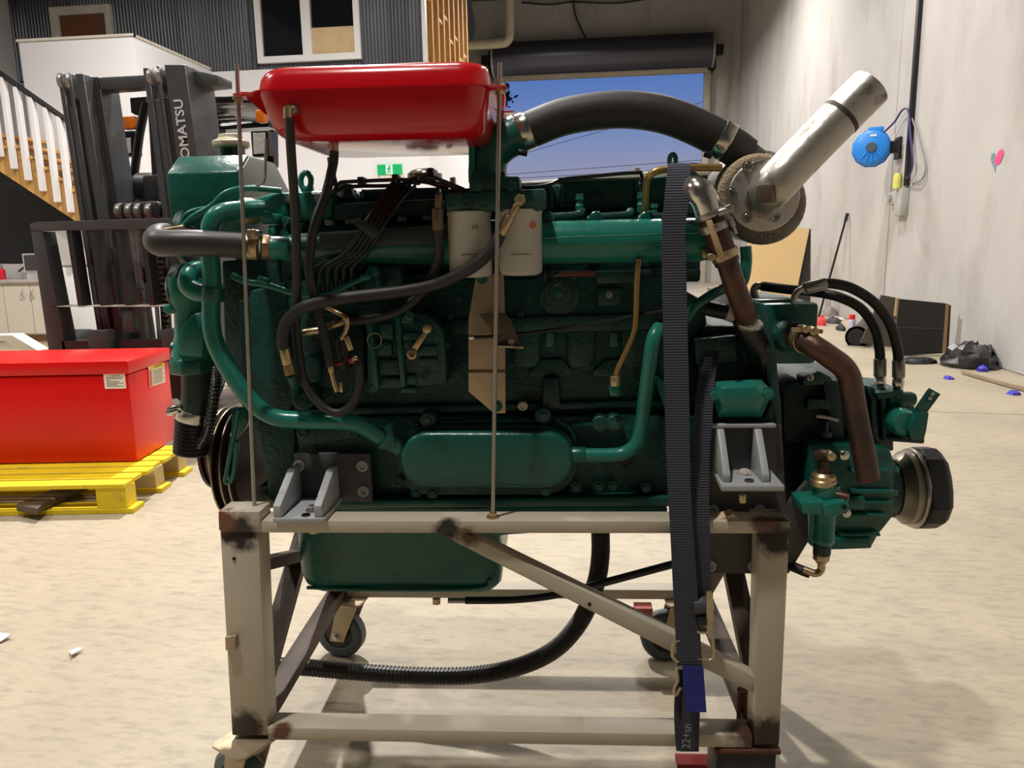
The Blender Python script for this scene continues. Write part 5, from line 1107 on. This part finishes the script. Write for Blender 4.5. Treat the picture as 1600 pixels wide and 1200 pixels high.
# injector lines
IL = mat('injector_line', (28, 44, 40), .38, .2, .1, 15)
for i in range(5):
    o = i*8.2
    ep('injector_line', tpx([(500+i*14, 470, .12), (500+i*13, 440, .11), (505+i*11.5, 418, .1), (532+i*9.5, 402-i*.5, .075), (549+i*8, 384, .07), (574+i*7.5, 345, .075), (606+i*7, 296+i*2, .16), (616+i*8, 284+i*2, .2)], 3.4, 8), IL, 0)
ep('injector_line', tpx([(478, 425, .12), (500, 412, .1), (530, 400, .1), (545, 388, .1)], 3.4, 8), IL, 0)
ep('line_clamp', prpx([(549, 347), (556, 340), (594, 360), (589, 371), (581, 372)], .055, .085), mat('clamp_dark', (34, 42, 40), .5), .002)
ep('oil_pipe', tpx([(362, 430, .1), (385, 440, .1), (420, 446, .1), (460, 458, .1), (505, 462, .1), (530, 452, .1), (560, 438, .1), (580, 432, .1)], 5, 10), GM, 0)
ep('pipe_union', pcyl((403, 436, .1), (420, 441, .1), 6), GM, .001); ep('pipe_union', pcyl((564, 434, .1), (580, 432, .1), 6), GM, .001)
# --- hoses from tank and filters
HS = mat('fuel_hose', (38, 35, 34), .55, 0, .15, 20)
ep('fuel_hose', tpx([(452, 184, -.035), (455, 240, -.03), (461, 330, .0), (464, 430, .03), (463, 500, .05), (468, 560, .05), (480, 605, .05), (505, 636, .05), (530, 645, .05), (552, 630, .05), (562, 600, .05), (560, 560, .06)], 7.5, 14), HS, 0)
ep('fuel_hose', tpx([(522, 236, .09), (520, 258, .09), (510, 300, .08), (492, 350, .05), (484, 400, .05), (486, 440, .05), (498, 490, .05), (511, 540, .05), (516, 572, .05)], 7.5, 14), HS, 0)
ep('hose_fitting', pcyl((516, 570, .05), (518, 582, .05), 5), ZN, .001); ep('hose_fitting', tpx([(518, 580, .05), (523, 600, .05), (527, 612, .05)], 4, 8), ZN, 0); ep('hose_fitting', abox(530, 598, 535, 613, .05, .06), ZN, .001)
ep('fuel_hose', tpx([(516, 246, .2), (519, 270, .2), (524, 290, .2)], 5, 10), HS, 0)
ep('banjo_bolt', fcyl(812, 312, 9.5, .01, .05, n=6), ZN, .001)
ep('banjo_sleeve', pcyl((808, 320, .03), (797, 340, .03), 6), ZN, .001); ep('hose_ferrule', pcyl((797, 338, .03), (781, 368, .03), 9), ZN, .002)
ep('filter_hose', tpx([(782, 366, .03), (770, 386, .03), (748, 410, .03), (715, 430, .04), (675, 446, .05), (620, 456, .05), (560, 463, .04), (510, 470, .03), (470, 482, .03), (448, 504, .03), (442, 530, .03), (443, 546, .03)], 10, 16), HS, 0)
ep('hose_ferrule', pcyl((443, 540, .03), (450, 570, .03), 8.5), ZN, .002); ep('hose_nut', pcyl((450, 570, .03), (454, 586, .03), 9, n=6), mat('brass_dull', (130, 104, 74), .4, .6), .001); ep('hose_adapter', tpx([(454, 585, .03), (460, 600, .05), (462, 615, .12)], 8, 10), GC, 0)
ep('hose_ferrule', pcyl((684, 326, .05), (684, 360, .05), 9), mat('dull_ferrule', (120, 98, 80), .45, .5), .002); ep('hose_ferrule', pcyl((686, 304, .05), (685, 326, .05), 6), MT['dull_ferrule'], .001)
ep('filter_hose', tpx([(684, 358, .05), (686, 390, .06), (680, 420, .07), (660, 455, .08), (630, 482, .08), (590, 496, .08), (550, 502, .08), (520, 508, .08)], 8, 14), HS, 0)
ep('hose_fitting', pcyl((474, 520, .07), (500, 516, .07), 6), ZN, .002); ep('hose_fitting', pcyl((512, 512, .07), (540, 502, .07), 5), ZN, .001)
ep('hose_fitting', tpx([(508, 480, .06), (526, 488, .06), (540, 496, .05), (543, 506, .05), (539, 520, .05), (533, 530, .05)], 4, 10), ZN, 0); ep('hose_fitting', pcyl((541, 526, .05), (549, 547, .05), 5), ZN, .001)
ep('shutoff_solenoid', pcyl((535, 530, .08), (540, 575, .09), 11), BKP, .003)
ep('wire_terminal', fcyl(549, 564, 4.5, .05, .07), mat('red_terminal', (176, 66, 50), .5), .001); ep('wire_terminal', pcyl((523, 570, .06), (537, 566, .06), 4), mat('red_boot', (110, 34, 26), .5), .001); ep('terminal_post', pcyl((551, 561, .05), (559, 559, .05), 4), ZN, .001)
ep('thin_wire', tpx([(540, 572, .07), (546, 590, .07), (549, 622, .08)], 2, 6), IL, 0)
ep('vent_pipe', tpx([(416, 216, .12), (414, 270, .12), (411, 284, .13), (402, 290, .15)], 2.5, 8), ST, 0)
# --- plated steel bracket with throttle cable
br = ep('cable_bracket', prpx([(744, 428), (787, 428), (789, 490), (790, 646), (772, 646), (732, 612), (732, 500)], .1, .104), PL, .001, label='bare plated steel bracket')
bolts(en, [(753, 436), (777, 635)], .098, 6, G)
ep('bracket_fold', MB().prism([e(732, 577, .1), e(790, 577, .1), e(790, 583, .092), e(732, 583, .092)], EF.y*.006), PL, .001, br)
ep('bracket_tab', prpx([(748, 490), (788, 489), (798, 500), (814, 542), (776, 542), (764, 512)], .07, .075), mat('dark_tab_steel', (96, 78, 62), .5, .4), .001)
ep('bracket_tab_lip', MB().prism([e(775, 540, .07), e(817, 543, .07), e(818, 545, .05), e(776, 543, .05)], V((0, 0, .003))), PL, .001)
bolts(en, [(799, 534)], .068, 4, ST)
ep('throttle_cable', tpx([(737, 527, .07), (765, 526, .07), (812, 522, .08), (880, 513, .1), (960, 500, .11), (1010, 490, .11), (1045, 485, .1)], 2.8, 8), BKP, 0)
ep('cable_nut', pcyl((733, 527, .07), (741, 527, .07), 5, n=6), CH, .001)
# --- gearbox, valves, coupling
gb = ep('gearbox_upper', prpx([(1222, 600), (1262, 590), (1282, 584), (1300, 596), (1345, 598), (1382, 620), (1396, 660), (1398, 706), (1224, 690)], .2, .5), GD, .006)
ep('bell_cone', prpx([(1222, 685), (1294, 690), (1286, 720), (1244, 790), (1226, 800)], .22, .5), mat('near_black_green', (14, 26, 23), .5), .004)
ep('gearbox_lower', prpx([(1264, 694), (1340, 694), (1392, 702), (1398, 720), (1398, 806), (1384, 824), (1374, 836), (1362, 858), (1280, 862), (1264, 852)], .14, .48), G, .008)
for (x0, x1, y, dd) in ((1330, 1394, 736, 0), (1330, 1398, 769, 0), (1310, 1396, 786, 0), (1318, 1386, 806, 0), (1312, 1376, 836, 0)):
    ep('gearbox_rib', prpx([(x0, y-3), (x1, y-3), (x1+2, y+3), (x0, y+4)], .125, .16), G, .004)
ep('gearbox_step', prpx([(1318, 780), (1352, 778), (1352, 796), (1318, 798)], .115, .15), G, .003)
ep('gearbox_tray', prpx([(1285, 842), (1362, 840), (1364, 858), (1284, 861)], .12, .16), G, .006)
for x, y in ((1320, 712),): ep('inspection_bolt', fcyl(x, y, 8.5, .125, .15, n=8), CH, .002)
for x, y in ((1398, 734), (1396, 770), (1392, 804)): ep('rim_bolt', xcyl(x-8, x+6, y, 5, .15, n=6), G, .001)
for x in (1330, 1345, 1360, 1376):
    ep('gearbox_fin', prpx([(x, 604), (x+8, 606), (x+14, 690), (x+4, 690)], .18, .21), GC, .003)
ep('gearbox_lug', prpx([(1255, 590), (1280, 580), (1300, 590), (1302, 600), (1256, 604)], .17, .22), GC, .004); bolts(en, [(1266, 590)], .168, 5, CH, 'ring')
ep('gearbox_lug', abox(1262, 624, 1300, 640, .17, .22), GC, .003); ep('gearbox_web', prpx([(1285, 592), (1312, 596), (1320, 690), (1300, 690)], .17, .2), GD, .003)
ep('drain_rod', tpx([(1275, 650, .16), (1290, 652, .16), (1310, 657, .16)], 3, 8), ST, 0); ep('breather', vcyl(1291, 658, 682, 5, .16, [(0, 1.6), (.3, 1.6), (.35, .6), (1, .6)], 12), DG, 0)
of = ep('output_flange', xcyl(1394, 1420, 762, 57, .3, [(0, .8), (.4, .9), (.6, 1), (1, 1)], 40), mat('flange_steel', (150, 140, 124), .4, .7, .15, 14), 0)
ep('output_housing', xcyl(1320, 1398, 762, 44, .3, [(0, 1), (.9, 1), (1, .9)]), GC, 0)
ep('flange_rim', xcyl(1420, 1428, 762, 62, .3), ST, .002, of)
A_ = e(1426, 762, .3); ln = (e(1462, 762, .3)-A_).dot(EF.x); R9 = rp(A_, 68)
ring_ = []
for i in range(16):
    a_ = 2*math.pi*(i+.5)/16; k_ = (1.0, 1.0, .94, .94)[i % 4]; ring_.append(A_+EF.y*math.cos(a_)*R9*k_+V((0, 0, 1))*math.sin(a_)*R9*k_)
cen9 = A_+EF.x*ln*.5
cp_ = ep('shaft_coupling', MB().loft([ring_, [p+EF.x*ln*.7 for p in ring_], [cen9+EF.x*ln*.5+(p-A_)*.86 for p in ring_]]), BK, .003, smooth=15, label='black rubber shaft coupling')
ep('coupling_boss', MB().cyl(A_+EF.x*ln, A_+EF.x*(ln+.012), R9*.45), BK, .003, cp_)
# control valve
ep('control_valve', prpx([(1338, 604), (1368, 602), (1400, 606), (1430, 622), (1432, 690), (1398, 690), (1360, 664), (1340, 640)], .22, .34), GC, .006)
ep('valve_cylinder', xcyl(1385, 1430, 624, 12, .2, [(0, 1), (.8, 1), (.95, .85), (1, .6)], 20), G, 0)
ep('valve_plate', prpx([(1370, 614), (1412, 610), (1412, 620), (1372, 624)], .16, .24), GC, .002)
ep('valve_drum', fcyl(1415, 662, 22, .14, .3, [(0, .8), (.1, 1), (1, 1)], 28), GM, 0)
ep('valve_lever', prpx([(1420, 672), (1436, 640), (1452, 645), (1448, 672), (1444, 688), (1424, 688)], .125, .15), G, .002)
vl = ep('lever_plate', MB().prism([e(x, y, .13) for x, y in ((1452, 606), (1470, 616), (1448, 646), (1430, 638))], EF.y*.004), G, .001)
for x, y in ((1457, 615), (1453, 622)): p = e(x, y, .129); hw('ring', vl, p, NY, rp(p, 3), CH)
ep('valve_base', prpx([(1390, 684), (1446, 686), (1444, 694), (1392, 690)], .16, .3), GD, .003)
# hydraulic oil cooler
ck = ep('oil_cooler', abox(1186, 474, 1278, 569, .14, .4), G, .008)
ep('cooler_end', abox(1180, 468, 1246, 480, .16, .4), G, .004, ck)
ep('cooler_port', fcyl(1234, 527, 26, .1, .15, [(0, .7), (.2, .8), (.3, 1), (1, 1)]), GC, 0, ck)
ep('silicone_stub', pcyl((1240, 522, .12), (1262, 534, .05), 19), BR, .003)
ep('pipe_clamp', pcyl((1252, 528, .08), (1260, 533, .055), 21), ZN, .002)
ep('clamp_bolt', tpx([(1236, 515, .05), (1285, 518, .05)], 3.5, 8), ZN, 0); ep('clamp_bolt', fcyl(1260, 515, 6, .035, .06), ZN, .002); ep('clamp_bolt', fcyl(1273, 518, 7, .035, .06), ZN, .002)
ep('copper_pipe', tpx([(1256, 532, .06), (1275, 543, .04), (1300, 560, .03), (1318, 574, .03), (1328, 592, .03), (1331, 612, .03), (1340, 660, .03), (1350, 710, .03), (1357, 748, .03)], 17.5, 22), CO, 0)
# hydraulic hoses
HF = mat('crimped_ferrule', (140, 136, 130), .3, .8, .1, 20)
ep('hydraulic_hose', tpx([(1285, 444, .16), (1300, 443, .16), (1330, 450, .16), (1365, 472, .16), (1390, 505, .17), (1402, 545, .18), (1404, 572, .18)], 8, 16), BK, 0)
ep('hydraulic_hose', tpx([(1190, 447, .24), (1230, 452, .22), (1270, 456, .22), (1310, 464, .2), (1345, 482, .2), (1366, 512, .2), (1374, 545, .2), (1375, 565, .2)], 7.5, 16), BK, 0)
ep('hose_ferrule', pcyl((1256, 451, .155), (1290, 443, .16), 9.5), HF, .002); ep('hose_elbow', tpx([(1258, 450, .155), (1246, 456, .15), (1240, 468, .15), (1240, 490, .15)], 5, 12), ST, 0); ep('elbow_nut', pcyl((1240, 476, .15), (1240, 500, .15), 8, n=6), ST, .002)
ep('hose_ferrule', pcyl((1404, 562, .18), (1404, 590, .18), 9.5), HF, .002); ep('hose_ferrule', pcyl((1375, 560, .2), (1375, 588, .2), 9.5), HF, .002)
ep('hose_nut', pcyl((1404, 588, .18), (1403, 612, .18), 9, [(0, .8), (.3, 1), (.6, 1), (.62, .85), (1, .85)], 6), CH, .001); ep('hose_nut', pcyl((1375, 586, .2), (1375, 608, .2), 9, [(0, .8), (.3, 1), (.6, 1), (.62, .85), (1, .85)], 6), CH, .001)
ep('hose_elbow', tpx([(1190, 447, .24), (1181, 448, .24), (1178, 458, .24), (1186, 474, .24)], 6, 12), ST, 0)
# strainer on the gearbox
ep('strainer_body', vcyl(1286, 755, 850, 20, .04, [(0, .62), (.06, .85), (.1, .85), (.12, .8), (.6, .8), (.62, 1), (1, 1)], 24), GM, 0)
ep('strainer_cap', vcyl(1286, 738, 757, 20, .04, [(0, 1), (.4, 1), (.5, .92), (.8, .92), (1, .7)], 24), ZN, 0)
ep('strainer_neck', vcyl(1286, 720, 740, 10, .04, [(0, 1), (.5, .7), (1, .7)], 16), CO, 0)
ep('strainer_tap', tpx([(1275, 712, .04), (1286, 708, .03), (1300, 714, .02)], 7, 10), CO, 0); ep('tap_end', fcyl(1300, 714, 7, .005, .03), ZN, .001)
ep('side_valve', pcyl((1296, 770, .03), (1326, 778, .01), 7), CO, .001)
ba = ep('strainer_bracket', prpx([(1252, 786), (1290, 784), (1290, 806), (1254, 804)], .0, .07), GM, .004)
ep('bracket_arm', prpx([(1286, 790), (1322, 782), (1328, 790), (1326, 800), (1298, 812), (1288, 808)], -.005, .02), GM, .003); bolts(en, [(1319, 792)], -.006, 4, BKP, 'ring'); bolts(en, [(1323, 802)], .0, 5, CH)
ep('strainer_foot', vcyl(1284, 848, 866, 14, .04, n=8), GD, .002)
ep('outlet_nut', vcyl(1283, 864, 880, 13, .04, [(0, .6), (.3, .8), (.4, 1), (1, 1)], 8), ZN, .001)
ep('outlet_elbow', tpx([(1283, 878, .04), (1283, 890, .04), (1274, 896, .04), (1256, 890, .05)], 6, 12), ZN, 0)
ep('outlet_hose', tpx([(1266, 896, .05), (1250, 890, .06), (1232, 882, .08), (1210, 870, .1)], 8, 12), BK, 0)
